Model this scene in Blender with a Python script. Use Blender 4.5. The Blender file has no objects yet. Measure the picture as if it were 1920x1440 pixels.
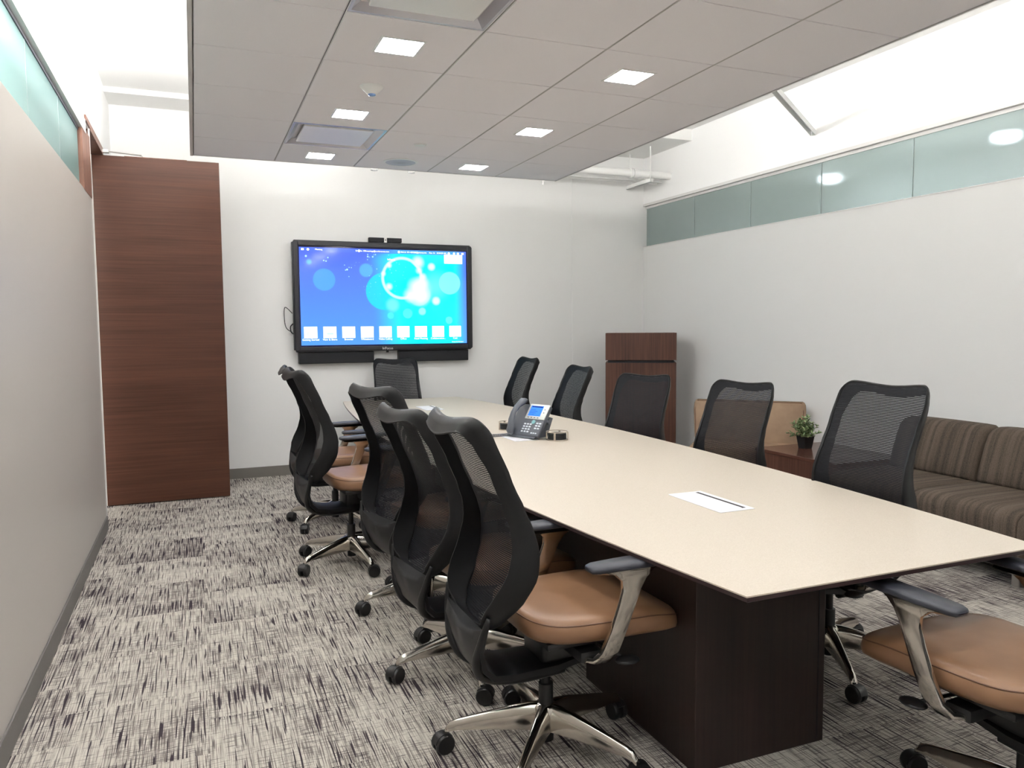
import bpy, bmesh, math, random
from mathutils import Vector, Matrix
random.seed(7)
PI = math.pi
C = bpy.context.scene.collection

# ------------------------------------------------------------------ materials
def srgb(r, g, b):
    f = lambda c: (c/255/12.92) if c/255 <= 0.04045 else ((c/255+0.055)/1.055)**2.4
    return (f(r), f(g), f(b), 1)

def mat(name, col, rough=0.5, metal=0.0, spec=0.5, **kw):
    m = bpy.data.materials.new(name); m.use_nodes = True
    b = m.node_tree.nodes['Principled BSDF']
    b.inputs['Base Color'].default_value = col
    b.inputs['Roughness'].default_value = rough
    b.inputs['Metallic'].default_value = metal
    b.inputs['Specular IOR Level'].default_value = spec
    for k, v in kw.items(): b.inputs[k].default_value = v
    return m

class NT:
    """tiny node helper"""
    def __init__(s, m): s.t = m.node_tree; s.b = s.t.nodes.get('Principled BSDF')
    def n(s, typ, **props):
        x = s.t.nodes.new(typ)
        for k, v in props.items(): setattr(x, k, v)
        return x
    def l(s, a, b): s.t.links.new(a, b)
    def val(s, x, sock):
        if isinstance(x, (int, float)): sock.default_value = x
        elif isinstance(x, tuple): sock.default_value = x
        else: s.l(x, sock)
    def math(s, op, a, b=0.0, c=None, clamp=False):
        x = s.n('ShaderNodeMath', operation=op, use_clamp=clamp)
        s.val(a, x.inputs[0]); s.val(b, x.inputs[1])
        if c is not None: s.val(c, x.inputs[2])
        return x.outputs[0]
    def mix(s, f, a, b, typ='MIX'):
        x = s.n('ShaderNodeMix', data_type='RGBA', blend_type=typ)
        s.val(f, x.inputs[0]); s.val(a, x.inputs[6]); s.val(b, x.inputs[7])
        return x.outputs[2]
    def coord(s, which='Object', scale=(1, 1, 1)):
        tc = s.n('ShaderNodeTexCoord'); mp = s.n('ShaderNodeMapping')
        s.l(tc.outputs[which], mp.inputs[0]); mp.inputs['Scale'].default_value = scale
        return mp.outputs[0]
    def noise(s, vec, scale, detail=2, rough=0.5):
        x = s.n('ShaderNodeTexNoise'); s.l(vec, x.inputs['Vector'])
        x.inputs['Scale'].default_value = scale; x.inputs['Detail'].default_value = detail
        x.inputs['Roughness'].default_value = rough
        return x.outputs[0]
    def ramp(s, f, stops):
        x = s.n('ShaderNodeValToRGB'); s.l(f, x.inputs[0])
        e = x.color_ramp.elements
        while len(e) < len(stops): e.new(0.5)
        for i, (p, c) in enumerate(stops): e[i].position = p; e[i].color = c
        return x.outputs[0]
    def bump(s, h, strength=0.2, dist=0.001):
        x = s.n('ShaderNodeBump'); s.l(h, x.inputs['Height'])
        x.inputs['Strength'].default_value = strength; x.inputs['Distance'].default_value = dist
        s.l(x.outputs[0], s.b.inputs['Normal'])

def painted(name, col, rough=0.6, sc=220, st=0.12):
    m = mat(name, col, rough, spec=0.3); t = NT(m)
    v = t.coord(); t.bump(t.noise(v, sc, 2), st, 0.0008)
    return m

def wood(name, c1, c2, axis, rough=0.35, fine=90, coat=0.0, spec=0.4):
    # grain runs along `axis`
    m = mat(name, c1, rough, spec=spec); t = NT(m)
    s = [fine, fine, fine]; s['xyz'.index(axis)] = 1.6
    a = t.noise(t.coord(scale=tuple(s)), 1.0, 4, 0.6)
    s2 = [8, 8, 8]; s2['xyz'.index(axis)] = 0.7
    b = t.noise(t.coord(scale=tuple(s2)), 1.0, 3, 0.5)
    f = t.math('ADD', t.math('MULTIPLY', a, 0.6), t.math('MULTIPLY', b, 0.5))
    col = t.ramp(f, [(0.38, c1), (0.68, c2)])
    t.l(col, t.b.inputs['Base Color'])
    t.b.inputs['Coat Weight'].default_value = coat
    t.b.inputs['Coat Roughness'].default_value = 0.3
    return m

M = {}
M['wall'] = painted('wall_white_paint', srgb(243, 243, 242))
M['wall_l'] = painted('wall_taupe_paint', srgb(186, 180, 174), 0.33, 260, 0.10)
M['ceil'] = painted('ceiling_paint', srgb(245, 245, 243))
M['white'] = mat('white_enamel', srgb(235, 234, 232), 0.4)
M['whitegrid'] = mat('grid_white', srgb(205, 202, 200), 0.45)
M['slot'] = mat('grid_slot', srgb(50, 48, 60), 0.5)
M['base_l'] = mat('rubber_base_grey', srgb(105, 102, 100), 0.5)
t = NT(M['base_l']); t.bump(t.noise(t.coord(), 40, 2), 0.2, 0.002)
M['rail'] = mat('aluminium_rail', srgb(214, 212, 210), 0.45, 0.0)
M['door'] = wood('door_veneer', srgb(64, 37, 27), srgb(84, 52, 39), 'x', 0.45, 110, spec=0.25)
M['jamb'] = wood('jamb_veneer', srgb(86, 56, 46), srgb(128, 92, 78), 'z', 0.45, 60)
M['podium'] = wood('podium_veneer', srgb(58, 32, 25), srgb(96, 62, 48), 'z', 0.5, 60)
M['espresso'] = wood('espresso_veneer', srgb(28, 18, 18), srgb(46, 32, 29), 'z', 0.42, 70)
M['sidewood'] = wood('side_table_veneer', srgb(66, 40, 34), srgb(104, 70, 58), 'z', 0.30, 60)
M['edge'] = mat('table_edge', srgb(44, 28, 30), 0.4)
M['black'] = mat('black_plastic', srgb(20, 20, 22), 0.42)
M['frame'] = mat('charcoal_nylon', srgb(19, 19, 21), 0.42, spec=0.35)
M['pad'] = mat('armpad_urethane', srgb(48, 50, 58), 0.42)
M['wheel'] = mat('caster_nylon', srgb(18, 18, 20), 0.38)
M['chrome'] = mat('polished_aluminium', srgb(205, 200, 192), 0.14, 1.0)
M['steel'] = mat('brushed_steel', srgb(190, 188, 184), 0.35, 1.0)
M['dark'] = mat('dark_slot', srgb(12, 12, 22), 0.6)
M['screenbezel'] = mat('display_bezel', srgb(24, 25, 32), 0.35)
M['speaker'] = mat('soundbar_cloth', srgb(24, 25, 30), 0.8)
t = NT(M['speaker']); t.bump(t.noise(t.coord(), 900, 1), 0.3, 0.001)

# ceiling tile
m = mat('ceiling_tile', srgb(212, 206, 201), 0.9, spec=0.1); M['tile'] = m; t = NT(m)
f = t.noise(t.coord(), 420, 3, 0.7)
t.l(t.ramp(f, [(0.3, srgb(236, 233, 236)), (0.7, srgb(247, 245, 248))]), t.b.inputs['Base Color'])
t.bump(f, 0.3, 0.001)

# leather seat
m = mat('tan_leather', srgb(150, 108, 82), 0.36, spec=0.5); M['leather'] = m; t = NT(m)
v = t.coord()
vo = t.n('ShaderNodeTexVoronoi'); t.l(v, vo.inputs['Vector']); vo.inputs['Scale'].default_value = 260
t.bump(vo.outputs[0], 0.12, 0.0006)
t.l(t.ramp(t.noise(v, 6, 3), [(0.3, srgb(134, 99, 73)), (0.7, srgb(150, 114, 86))]), t.b.inputs['Base Color'])
M['stitch'] = mat('leather_piping', srgb(104, 72, 52), 0.5)

# tan upholstery of the lounge chair
m = mat('tan_upholstery', srgb(168, 132, 102), 0.62, spec=0.3); M['tanfab'] = m; t = NT(m)
t.l(t.ramp(t.noise(t.coord(), 9, 4), [(0.3, srgb(146, 120, 98)), (0.7, srgb(166, 140, 115))]), t.b.inputs['Base Color'])
t.bump(t.noise(t.coord(), 500, 2), 0.2, 0.001)

# striped brown upholstery: irregular bands across y
m = mat('striped_upholstery', srgb(80, 70, 60), 0.85, spec=0.2); M['stripe'] = m; t = NT(m)
a = t.noise(t.coord(scale=(0.5, 26, 0.5)), 1.0, 2, 0.6)
b = t.noise(t.coord(scale=(2, 130, 2)), 1.0, 2, 0.6)
f = t.math('ADD', t.math('MULTIPLY', a, 0.75), t.math('MULTIPLY', b, 0.3))
c = t.ramp(f, [(0.40, srgb(58, 51, 46)), (0.50, srgb(76, 67, 60)), (0.56, srgb(94, 83, 73)), (0.66, srgb(104, 93, 84))])
w = t.noise(t.coord(scale=(300, 300, 300)), 1.0, 1)
t.l(t.mix(0.35, c, t.ramp(w, [(0.35, srgb(48, 40, 36)), (0.65, srgb(120, 106, 92))])), t.b.inputs['Base Color'])
t.bump(w, 0.4, 0.001)

# cream laminate table top
m = mat('cream_laminate', srgb(198, 187, 173), 0.38, spec=0.35); M['cream'] = m; t = NT(m)
f = t.noise(t.coord(), 260, 3, 0.7); g = t.noise(t.coord(), 1200, 1)
c = t.ramp(f, [(0.35, srgb(190, 179, 164)), (0.65, srgb(202, 192, 178))])
c2 = t.ramp(g, [(0.70, (0, 0, 0, 1)), (0.74, (1, 1, 1, 1))])
t.l(t.mix(t.math('MULTIPLY', c2, 0.35), c, srgb(250, 244, 232)), t.b.inputs['Base Color'])

# chair mesh: woven rows of horizontal threads with gaps
m = bpy.data.materials.new('chair_mesh_weave'); m.use_nodes = True; M['mesh'] = m
t = NT(m); nt = m.node_tree
t.b.inputs['Base Color'].default_value = srgb(15, 16, 22); t.b.inputs['Roughness'].default_value = 0.6
t.b.inputs['Specular IOR Level'].default_value = 0.25
tc = t.n('ShaderNodeTexCoord'); sx = t.n('ShaderNodeSeparateXYZ'); t.l(tc.outputs['Object'], sx.inputs[0])
z = sx.outputs[2]; y = sx.outputs[1]
rows = t.math('FRACT', t.math('MULTIPLY', z, 150.0))
cols = t.math('FRACT', t.math('MULTIPLY', y, 210.0))
hole = t.math('MULTIPLY', t.math('GREATER_THAN', rows, 0.755), t.math('GREATER_THAN', cols, 0.36))
tr = t.n('ShaderNodeBsdfTransparent'); mx = t.n('ShaderNodeMixShader')
t.l(hole, mx.inputs[0]); t.l(t.b.outputs[0], mx.inputs[1]); t.l(tr.outputs[0], mx.inputs[2])
t.l(mx.outputs[0], nt.nodes['Material Output'].inputs[0])

# carpet tiles: long streaks along y, short ones along x, density differing tile by tile
m = mat('streaked_carpet', srgb(180, 170, 155), 0.95, spec=0.08); M['carpet'] = m; t = NT(m)
tc = t.n('ShaderNodeTexCoord'); sx = t.n('ShaderNodeSeparateXYZ'); t.l(tc.outputs['Object'], sx.inputs[0])
X, Y = sx.outputs[0], sx.outputs[1]
tx = t.math('FLOOR', t.math('DIVIDE', X, 0.50)); 
ty = t.math('FLOOR', t.math('DIVIDE', t.math('ADD', Y, t.math('MULTIPLY', tx, 0.25)), 0.50))
cv = t.n('ShaderNodeCombineXYZ'); t.l(tx, cv.inputs[0]); t.l(ty, cv.inputs[1])
wn = t.n('ShaderNodeTexWhiteNoise', noise_dimensions='2D'); t.l(cv.outputs[0], wn.inputs['Vector'])
rnd = wn.outputs[0]
off = t.math('MULTIPLY', rnd, 37.0)
def streak(sxv, syv, seed, rough=0.5, detail=2, cell=False):
    c = t.n('ShaderNodeCombineXYZ')
    t.l(t.math('ADD', t.math('MULTIPLY', X, sxv), off), c.inputs[0])
    t.l(t.math('ADD', t.math('MULTIPLY', Y, syv), off), c.inputs[1])
    c.inputs[2].default_value = seed
    n = t.n('ShaderNodeTexNoise'); t.l(c.outputs[0], n.inputs['Vector'])
    n.inputs['Scale'].default_value = 1; n.inputs['Detail'].default_value = detail
    n.inputs['Roughness'].default_value = rough
    return n.outputs[0]
big = streak(2.2, 2.2, 9.0)                      # where the dark yarn gathers
dens = t.math('ADD', t.math('MULTIPLY', t.math('SUBTRACT', big, 0.5), 0.28), t.math('MULTIPLY', t.math('SUBTRACT', rnd, 0.5), 0.045))
la = t.math('ADD', streak(135, 4.2, 1.0, 0.40, 1), dens)
lb = t.math('ADD', streak(235, 6.0, 2.0, 0.4, 1), dens)
lc = t.math('ADD', streak(12, 200, 3.0, 0.4, 1), t.math('MULTIPLY', dens, 1.2))
ld = streak(190, 5, 5.0, 0.5, 2)
pile = t.noise(t.coord(), 520, 2, 0.8)
base = t.ramp(ld, [(0.35, srgb(184, 177, 168)), (0.60, srgb(222, 216, 206))])
sm = lambda v, a, b: t.math('MULTIPLY', t.math('SUBTRACT', v, a), 1.0/(b-a), clamp=True)
c1 = t.mix(t.math('MULTIPLY', sm(lb, 0.525, 0.585), 0.8), base, srgb(112, 102, 100))
c2 = t.mix(t.math('MULTIPLY', sm(lc, 0.56, 0.61), 0.75), c1, srgb(104, 96, 96))
c3 = t.mix(t.math('MULTIPLY', sm(la, 0.60, 0.635), 0.95), c2, srgb(52, 42, 52))
pl = t.ramp(pile, [(0.3, (0.62, 0.62, 0.62, 1)), (0.7, (1.12, 1.12, 1.12, 1))])
t.l(t.mix(1.0, c3, pl, 'MULTIPLY'), t.b.inputs['Base Color'])
t.bump(pile, 0.6, 0.004)

# frosted, vertically fluted clerestory glass
def frosted(name, col, trans, clear):
    m = bpy.data.materials.new(name); m.use_nodes = True; t = NT(m); nt = m.node_tree
    b = t.b; b.inputs['Base Color'].default_value = col; b.inputs['Roughness'].default_value = 0.24
    b.inputs['Specular IOR Level'].default_value = 0.8; b.inputs['Coat Weight'].default_value = 0.5
    b.inputs['Coat Roughness'].default_value = 0.16
    f = t.noise(t.coord(scale=(260, 260, 1.0)), 1.0, 2, 0.6)
    t.bump(f, 0.45, 0.002)
    tl = t.n('ShaderNodeBsdfTranslucent'); tl.inputs[0].default_value = col
    mx = t.n('ShaderNodeMixShader'); mx.inputs[0].default_value = trans
    t.l(b.outputs[0], mx.inputs[1]); t.l(tl.outputs[0], mx.inputs[2])
    rf = t.n('ShaderNodeBsdfRefraction'); rf.inputs['Color'].default_value = (0.82, 0.86, 0.84, 1)
    rf.inputs['Roughness'].default_value = 0.27; rf.inputs['IOR'].default_value = 1.12
    m2 = t.n('ShaderNodeMixShader'); m2.inputs[0].default_value = clear
    t.l(mx.outputs[0], m2.inputs[1]); t.l(rf.outputs[0], m2.inputs[2])
    t.l(m2.outputs[0], nt.nodes['Material Output'].inputs[0])
    return m
M['glass_r'] = frosted('frosted_glass_grey', srgb(150, 160, 154), 0.42, 0.28)
M['glass_l'] = frosted('frosted_glass_teal', srgb(176, 200, 200), 0.62, 0.0)
M['glass_edge'] = mat('glass_joint', srgb(205, 222, 222), 0.3)

def emit(name, col, strength):
    m = bpy.data.materials.new(name); m.use_nodes = True; nt = m.node_tree
    e = nt.nodes.new('ShaderNodeEmission'); e.inputs[0].default_value = col; e.inputs[1].default_value = strength
    nt.links.new(e.outputs[0], nt.nodes['Material Output'].inputs[0])
    return m
M['lamp'] = emit('downlight_diffuser', (1, 0.99, 0.985, 1), 61)
M['tube'] = emit('cove_tube', (1, 0.98, 0.95, 1), 136)
M['ui'] = emit('screen_white', (1, 1, 1, 1), 1.6)
M['ledblue'] = mat('sensor_lens', srgb(120, 150, 200), 0.2)

# ------------------------------------------------------------------ mesh helpers
def obj(name, bm, m=None, parent=None, smooth=False, loc=None, bevel=0, seg=2, auto=None):
    me = bpy.data.meshes.new(name)
    bmesh.ops.recalc_face_normals(bm, faces=bm.faces[:])
    bm.to_mesh(me); bm.free()
    o = bpy.data.objects.new(name, me); C.objects.link(o)
    if m:
        for q in (m if isinstance(m, (list, tuple)) else [m]): me.materials.append(q)
    if smooth:
        for p in me.polygons: p.use_smooth = True
        if auto: me.set_sharp_from_angle(angle=math.radians(auto))
    if parent: o.parent = parent
    if loc is not None: o.location = loc
    if bevel:
        b = o.modifiers.new('bevel', 'BEVEL'); b.width = bevel; b.segments = seg
        b.limit_method = 'ANGLE'; b.angle_limit = math.radians(35); b.harden_normals = False
        for p in me.polygons: p.use_smooth = True
        me.set_sharp_from_angle(angle=math.radians(50))
    return o

def thing(name, label, cat, loc=(0, 0, 0), rz=0, group=None):
    o = bpy.data.objects.new(name, None); C.objects.link(o)
    o.empty_display_size = 0.1
    o.location = loc; o.rotation_euler = (0, 0, rz); tag(o, label, cat, group)
    return o
def tag(o, label, cat, group=None, kind=None):
    if label: o['label'] = label
    if cat: o['category'] = cat
    if group: o['group'] = group
    if kind: o['kind'] = kind
    return o
def struct(name, bm, m, parent=None, label=None, **kw):
    o = obj(name, bm, m, parent, **kw)
    if parent is None: o['kind'] = 'structure'
    if label: o['label'] = label
    return o

def B(): return bmesh.new()
def box(bm, x0, x1, y0, y1, z0, z1, mi=0, mtx=None):
    v = [bm.verts.new((x, y, z)) for x in (x0, x1) for y in (y0, y1) for z in (z0, z1)]
    fs = [(0, 1, 3, 2), (4, 6, 7, 5), (0, 4, 5, 1), (2, 3, 7, 6), (0, 2, 6, 4), (1, 5, 7, 3)]
    for f in fs:
        q = bm.faces.new([v[i] for i in f]); q.material_index = mi
    if mtx: bmesh.ops.transform(bm, matrix=mtx, verts=v)
    return v
def prism(bm, pts, z0, z1, mi=0, mi_side=None, inset=0):
    """polygon pts (x,y) extruded in z"""
    a = [bm.verts.new((p[0], p[1], z0)) for p in pts]; b = [bm.verts.new((p[0], p[1], z1)) for p in pts]
    n = len(pts)
    f = bm.faces.new(a[::-1]); f.material_index = mi
    f = bm.faces.new(b); f.material_index = mi
    for i in range(n):
        f = bm.faces.new([a[i], a[(i+1) % n], b[(i+1) % n], b[i]]); f.material_index = mi if mi_side is None else mi_side
    return a + b
def cyl(bm, p0, p1, r0, r1=None, n=20, caps=True):
    if r1 is None: r1 = r0
    p0, p1 = Vector(p0), Vector(p1); d = (p1-p0).normalized()
    u = d.orthogonal().normalized(); w = d.cross(u)
    A, Bv = [], []
    for i in range(n):
        a = 2*PI*i/n; e = u*math.cos(a)+w*math.sin(a)
        A.append(bm.verts.new(p0+e*r0)); Bv.append(bm.verts.new(p1+e*r1))
    for i in range(n): bm.faces.new([A[i], A[(i+1) % n], Bv[(i+1) % n], Bv[i]])
    if caps: bm.faces.new(A[::-1]); bm.faces.new(Bv)
    return A+Bv
def tube(bm, pts, r, n=8, closed=False, caps=True):
    pts = [Vector(p) for p in pts]; N = len(pts); rings = []
    up = None
    for i, p in enumerate(pts):
        if closed: d = (pts[(i+1) % N]-pts[i-1]).normalized()
        else: d = (pts[min(i+1, N-1)]-pts[max(i-1, 0)]).normalized()
        if up is None: up = d.orthogonal().normalized()
        up = (up-d*up.dot(d)).normalized(); w = d.cross(up)
        rr = r[i] if isinstance(r, (list, tuple)) else r
        rings.append([bm.verts.new(p+(up*math.cos(2*PI*k/n)+w*math.sin(2*PI*k/n))*rr) for k in range(n)])
    for i in range(N if closed else N-1):
        a, b = rings[i], rings[(i+1) % N]
        for k in range(n): bm.faces.new([a[k], a[(k+1) % n], b[(k+1) % n], b[k]])
    if caps and not closed: bm.faces.new(rings[0][::-1]); bm.faces.new(rings[-1])
def loft(bm, secs, closed=False, caps=True):
    R = [[bm.verts.new(p) for p in s] for s in secs]; n = len(R[0]); N = len(R)
    for i in range(N if closed else N-1):
        a, b = R[i], R[(i+1) % N]
        for k in range(n): bm.faces.new([a[k], a[(k+1) % n], b[(k+1) % n], b[k]])
    if caps and not closed: bm.faces.new(R[0][::-1]); bm.faces.new(R[-1])
    return R
def lathe(bm, prof, n=28, c=(0, 0, 0)):
    """prof list of (r,z)"""
    rings = []
    for r, z in prof:
        rings.append([bm.verts.new((c[0]+r*math.cos(2*PI*k/n), c[1]+r*math.sin(2*PI*k/n), c[2]+z)) for k in range(n)])
    for a, b in zip(rings, rings[1:]):
        for k in range(n): bm.faces.new([a[k], a[(k+1) % n], b[(k+1) % n], b[k]])
    bm.faces.new(rings[0][::-1]); bm.faces.new(rings[-1])
def rbox(bm, x0, x1, y0, y1, z0, z1, r=0.02, seg=3, mtx=None):
    b2 = bmesh.new(); box(b2, x0, x1, y0, y1, z0, z1)
    bmesh.ops.bevel(b2, geom=b2.edges[:], offset=r, segments=seg, profile=0.5, affect='EDGES')
    if mtx: bmesh.ops.transform(b2, matrix=mtx, verts=b2.verts[:])
    me = bpy.data.meshes.new('tmp'); b2.to_mesh(me); b2.free(); bm.from_mesh(me); bpy.data.meshes.remove(me)
def catmull(P, s=4, closed=True):
    n = len(P); out = []
    rng = range(n) if closed else range(n-1)
    g = (lambda i: P[i % n]) if closed else (lambda i: P[max(0, min(n-1, i))])
    for i in rng:
        p0, p1, p2, p3 = [Vector(g(i+k)) for k in (-1, 0, 1, 2)]
        for k in range(s):
            u = k/s
            out.append(0.5*((2*p1)+(p2-p0)*u+(2*p0-5*p1+4*p2-p3)*u*u+(3*p1-p0-3*p2+p3)*u**3))
    if not closed: out.append(Vector(P[-1]))
    return out
def interp(tab, x):
    if x <= tab[0][0]: return tab[0][1]
    for (a, va), (b, vb) in zip(tab, tab[1:]):
        if x <= b:
            u = (x-a)/(b-a); u = u*u*(3-2*u)*0.4+u*0.6
            return va+(vb-va)*u
    return tab[-1][1]
def text_mesh(s, size, font=None):
    cu = bpy.data.curves.new('t', 'FONT'); cu.body = s; cu.size = size; cu.align_x = 'CENTER'; cu.align_y = 'CENTER'
    o = bpy.data.objects.new('t', cu); C.objects.link(o)
    dg = bpy.context.evaluated_depsgraph_get(); dg.update()
    me = bpy.data.meshes.new_from_object(o.evaluated_get(dg))
    bpy.data.objects.remove(o); return me
def add_text(bm, s, size, mtx, depth=0.0):
    me = text_mesh(s, size); n0 = len(bm.verts); bm.from_mesh(me); bm.verts.ensure_lookup_table()
    vs = bm.verts[n0:]; bmesh.ops.transform(bm, matrix=mtx, verts=vs); bpy.data.meshes.remove(me)

# ------------------------------------------------------------------ room constants (metres, camera stands at x=0,y=0)
H = 1.446
XL, XR, YB, YF = -0.64, 4.90, 7.88, -2.4
ZC, ZD = 2.743, 3.50           # cloud ceiling, deck above
# ---- floor
bm = B(); box(bm, -2.6, 6.6, YF-0.2, YB+0.2, -0.10, 0.0)
struct('floor', bm, M['carpet'], label='streaked beige and black carpet tile floor')
# ---- walls
bm = B(); box(bm, -2.6, 6.6, YB, YB+0.15, 0, ZD+0.3); struct('wall_back', bm, M['wall'])
bm = B(); box(bm, -2.6, 6.6, YF-0.15, YF, 0, ZD+0.3); struct('wall_front', bm, M['wall'])
# left wall: lower part up to the glass, opening for the door
bm = B(); box(bm, XL-0.13, XL, YF, 6.25, 0, 2.38); struct('wall_left', bm, M['wall_l'], label='taupe painted wall below the clerestory glass')
bm = B(); box(bm, XL-0.13, XL, YF, YB, 2.86, ZD+0.3); box(bm, XL-0.13, XL+0.005, 7.09, YB, 0, 2.86)
struct('wall_left.001', bm, M['wall'], label='white wall above the glass and behind the door')
bm = B(); box(bm, XR, XR+0.13, YF, YB, 0, 2.37); box(bm, XR, XR+0.13, YF, YB, 2.86, ZD+0.3)
struct('wall_right', bm, M['wall'])
# corridors outside both clerestories
bm = B(); box(bm, -2.6, -2.45, YF, YB, 0, ZD+0.3); struct('wall_corridor_left', bm, M['wall'])
bm = B(); box(bm, 6.45, 6.6, YF, YB, 0, ZD+0.3); struct('wall_corridor_right', bm, M['wall'])
# ---- deck, beams
bm = B(); box(bm, -2.6, 6.6, YF-0.15, YB+0.15, ZD, ZD+0.2); struct('ceiling', bm, M['ceil'], label='white painted deck above the hanging ceiling')
bm = B(); box(bm, XL, 1.2, 7.48, YB, 3.455, ZD+0.01); struct('trim_1', bm, M['ceil'], label='shallow white bulkhead along back wall')
bm = B(); box(bm, 2.6, XR, 6.94, YB, 3.385, ZD+0.01); struct('trim_2', bm, M['ceil'], label='white beam above the sprinkler pipe')
bm = B(); box(bm, 3.965, 3.985, YB-0.006, YB, 0.10, ZD); struct('trim_3', bm, M['wall'], label='narrow vertical joint strip on back wall')
# ---- baseboards
bm = B(); box(bm, 0.0, XR, YB-0.012, YB, 0, 0.10); box(bm, XL+0.005, 0.0, YB-0.012, YB, 0, 0.10)
struct('baseboard_back', bm, mat('baseboard_grey', srgb(122, 118, 112), 0.5), bevel=0.003)
bm = B(); box(bm, XL, XL+0.010, YF, 6.25, 0, 0.10)
struct('baseboard_left', bm, M['base_l'], bevel=0.003)
bm = B(); box(bm, XR-0.012, XR, YF, YB-0.012, 0, 0.10)
struct('baseboard_right', bm, mat('baseboard_grey_right', srgb(122, 118, 112), 0.5), bevel=0.003)
# ---- clerestory windows
def window(name, x, dirn, ys, y0, y1, z0, z1, gm, label):
    w = bpy.data.objects.new(name, None); C.objects.link(w); w['kind'] = 'structure'; w['label'] = label
    edges = sorted([y0]+ys+[y1])
    for a, b in zip(edges, edges[1:]):
        bm = B(); box(bm, x-0.006, x+0.006, a+0.0015, b-0.0015, z0-0.01, z1+0.01); obj('glass_pane', bm, gm, w)
    for q in ys:
        bm = B(); box(bm, x-0.0075, x+0.0075, q-0.0015, q+0.0015, z0, z1); obj('glass_joint', bm, M['glass_edge'], w)
    return w
ysr = [6.95, 6.05, 5.15, 4.245, 3.34, 2.435, 1.53, 0.625, -0.28, -1.185, -2.09]
w = window('window_2', XR+0.05, -1, ysr, YF, YB, 2.37, 2.86, M['glass_r'], 'grey frosted clerestory glass strip in right wall')
bm = B(); box(bm, XR-0.006, XR+0.07, YF, YB, 2.835, 2.862); box(bm, XR+0.030, XR+0.04, YF, YB, 2.81, 2.84)
obj('window_frame', bm, M['rail'], w)
bm = B(); box(bm, XR-0.004, XR+0.12, YF, YB, 2.365, 2.374); obj('window_sill', bm, M['white'], w)
ysl = [5.05, 4.14, 3.24, 2.33, 1.43, 0.52, -0.38, -1.29]
w = window('window_1', XL-0.03, 1, ysl, YF, 5.84, 2.38, 2.78, M['glass_l'], 'teal frosted clerestory glass strip in left wall')
bm = B(); box(bm, XL-0.09, XL+0.008, YF, 6.02, 2.772, 2.862); obj('window_frame', bm, M['rail'], w)
bm = B(); box(bm, XL-0.026, XL-0.018, YF, 5.84, 2.755, 2.775); obj('gasket', bm, M['slot'], w)
bm = B(); box(bm, XL-0.12, XL+0.004, 5.84, 6.25, 2.375, 2.80); struct('trim_4', bm, M['jamb'], label='wood jamb panel at the end of the glass')
bm = B(); box(bm, XL-0.005, XL+0.006, 6.25, 6.262, 0, 2.86); struct('trim_5', bm, M['rail'], label='aluminium edge of the wall end')
bm = B(); box(bm, XL-0.15, XL+0.012, 6.262, 7.10, 2.848, 2.90); box(bm, XL-0.15, XL-0.12, 6.02, 7.09, 2.78, 2.9)
box(bm, XL-0.15, XL+0.012, 6.02, 6.262, 2.862, 2.90)
struct('trim_6', bm, M['jamb'], label='wood door head above the opening')
# ---- door standing open at right angles to the left wall
dr = bpy.data.objects.new('door_1', None); C.objects.link(dr); dr['kind'] = 'structure'; dr.location = (-0.71, 7.055, 0)
dr['label'] = 'tall brown wooden door standing open'
bm = B(); box(bm, 0, 0.948, -0.005, 0.035, 0.008, 2.842); obj('door_leaf', bm, M['door'], dr, bevel=0.002)
bm = B(); tube(bm, [(0.10, 0.0, 2.875), (0.36, 0.012, 2.862), (0.37, 0.012, 2.845)], 0.006, 8)
box(bm, 0.075, 0.125, -0.03, 0.03, 2.862, 2.884); obj('door_closer', bm, M['steel'], dr)
bm = B(); box(bm, 0.235, 0.70, -0.005, 0.035, 2.841, 2.846); obj('top_cap', bm, M['jamb'], dr)

# ------------------------------------------------------------------ suspended cloud ceiling
X0, X1, Y1 = 0.035, 3.02, 6.325
gx = [0.617, 1.2275, 1.8375, 2.447]; TY = 0.6096
ylines = [5.722-TY*i for i in range(12)]; Y0 = ylines[-1]-TY
cl = bpy.data.objects.new('ceiling_cloud', None); C.objects.link(cl); cl['kind'] = 'structure'
cl['label'] = 'suspended tile ceiling hanging below the deck'
VENTS = [(0, 1), (0, 5)]
xs = [X0]+gx+[X1]; ysg = sorted([Y1, Y0]+ylines)
bm = B()
vent_cells = [(1, 5.417), (1, 5.417-TY*4)]
for i in range(5):
    for j in range(len(ysg)-1):
        a, b = xs[i], xs[i+1]; c, d = ysg[j], ysg[j+1]
        if any(i == vi and c < vy < d for vi, vy in vent_cells): continue
        box(bm, a+0.006, b-0.006, c+0.003, d-0.003, ZC, ZC+0.02)
obj('ceiling_tiles', bm, M['tile'], cl, bevel=0.002, seg=1)
bm = B()
for x in gx:
    box(bm, x-0.0075, x-0.0022, Y0, Y1, ZC+0.001, ZC+0.03); box(bm, x+0.0022, x+0.0075, Y0, Y1, ZC+0.001, ZC+0.03)
for y in ylines:
    for a, b in zip(xs, xs[1:]): box(bm, a+0.006, b-0.006, y-0.0035, y+0.0035, ZC+0.004, ZC+0.03)
obj('ceiling_grid', bm, M['whitegrid'], cl)
bm = B()
for x in gx: box(bm, x-0.0025, x+0.0025, Y0, Y1, ZC+0.006, ZC+0.02)
obj('grid_slot', bm, M['slot'], cl)
bm = B()
t_ = 0.02
box(bm, X0-t_, X0, Y0-t_, Y1+t_, ZC-0.002, ZC+0.055); box(bm, X1, X1+t_*0.5, Y0-t_, Y1+t_, ZC-0.002, ZC+0.055)
box(bm, X0, X1, Y1, Y1+t_*0.4, ZC-0.002, ZC+0.055); box(bm, X0, X1, Y0-t_, Y0, ZC-0.002, ZC+0.055)
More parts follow.
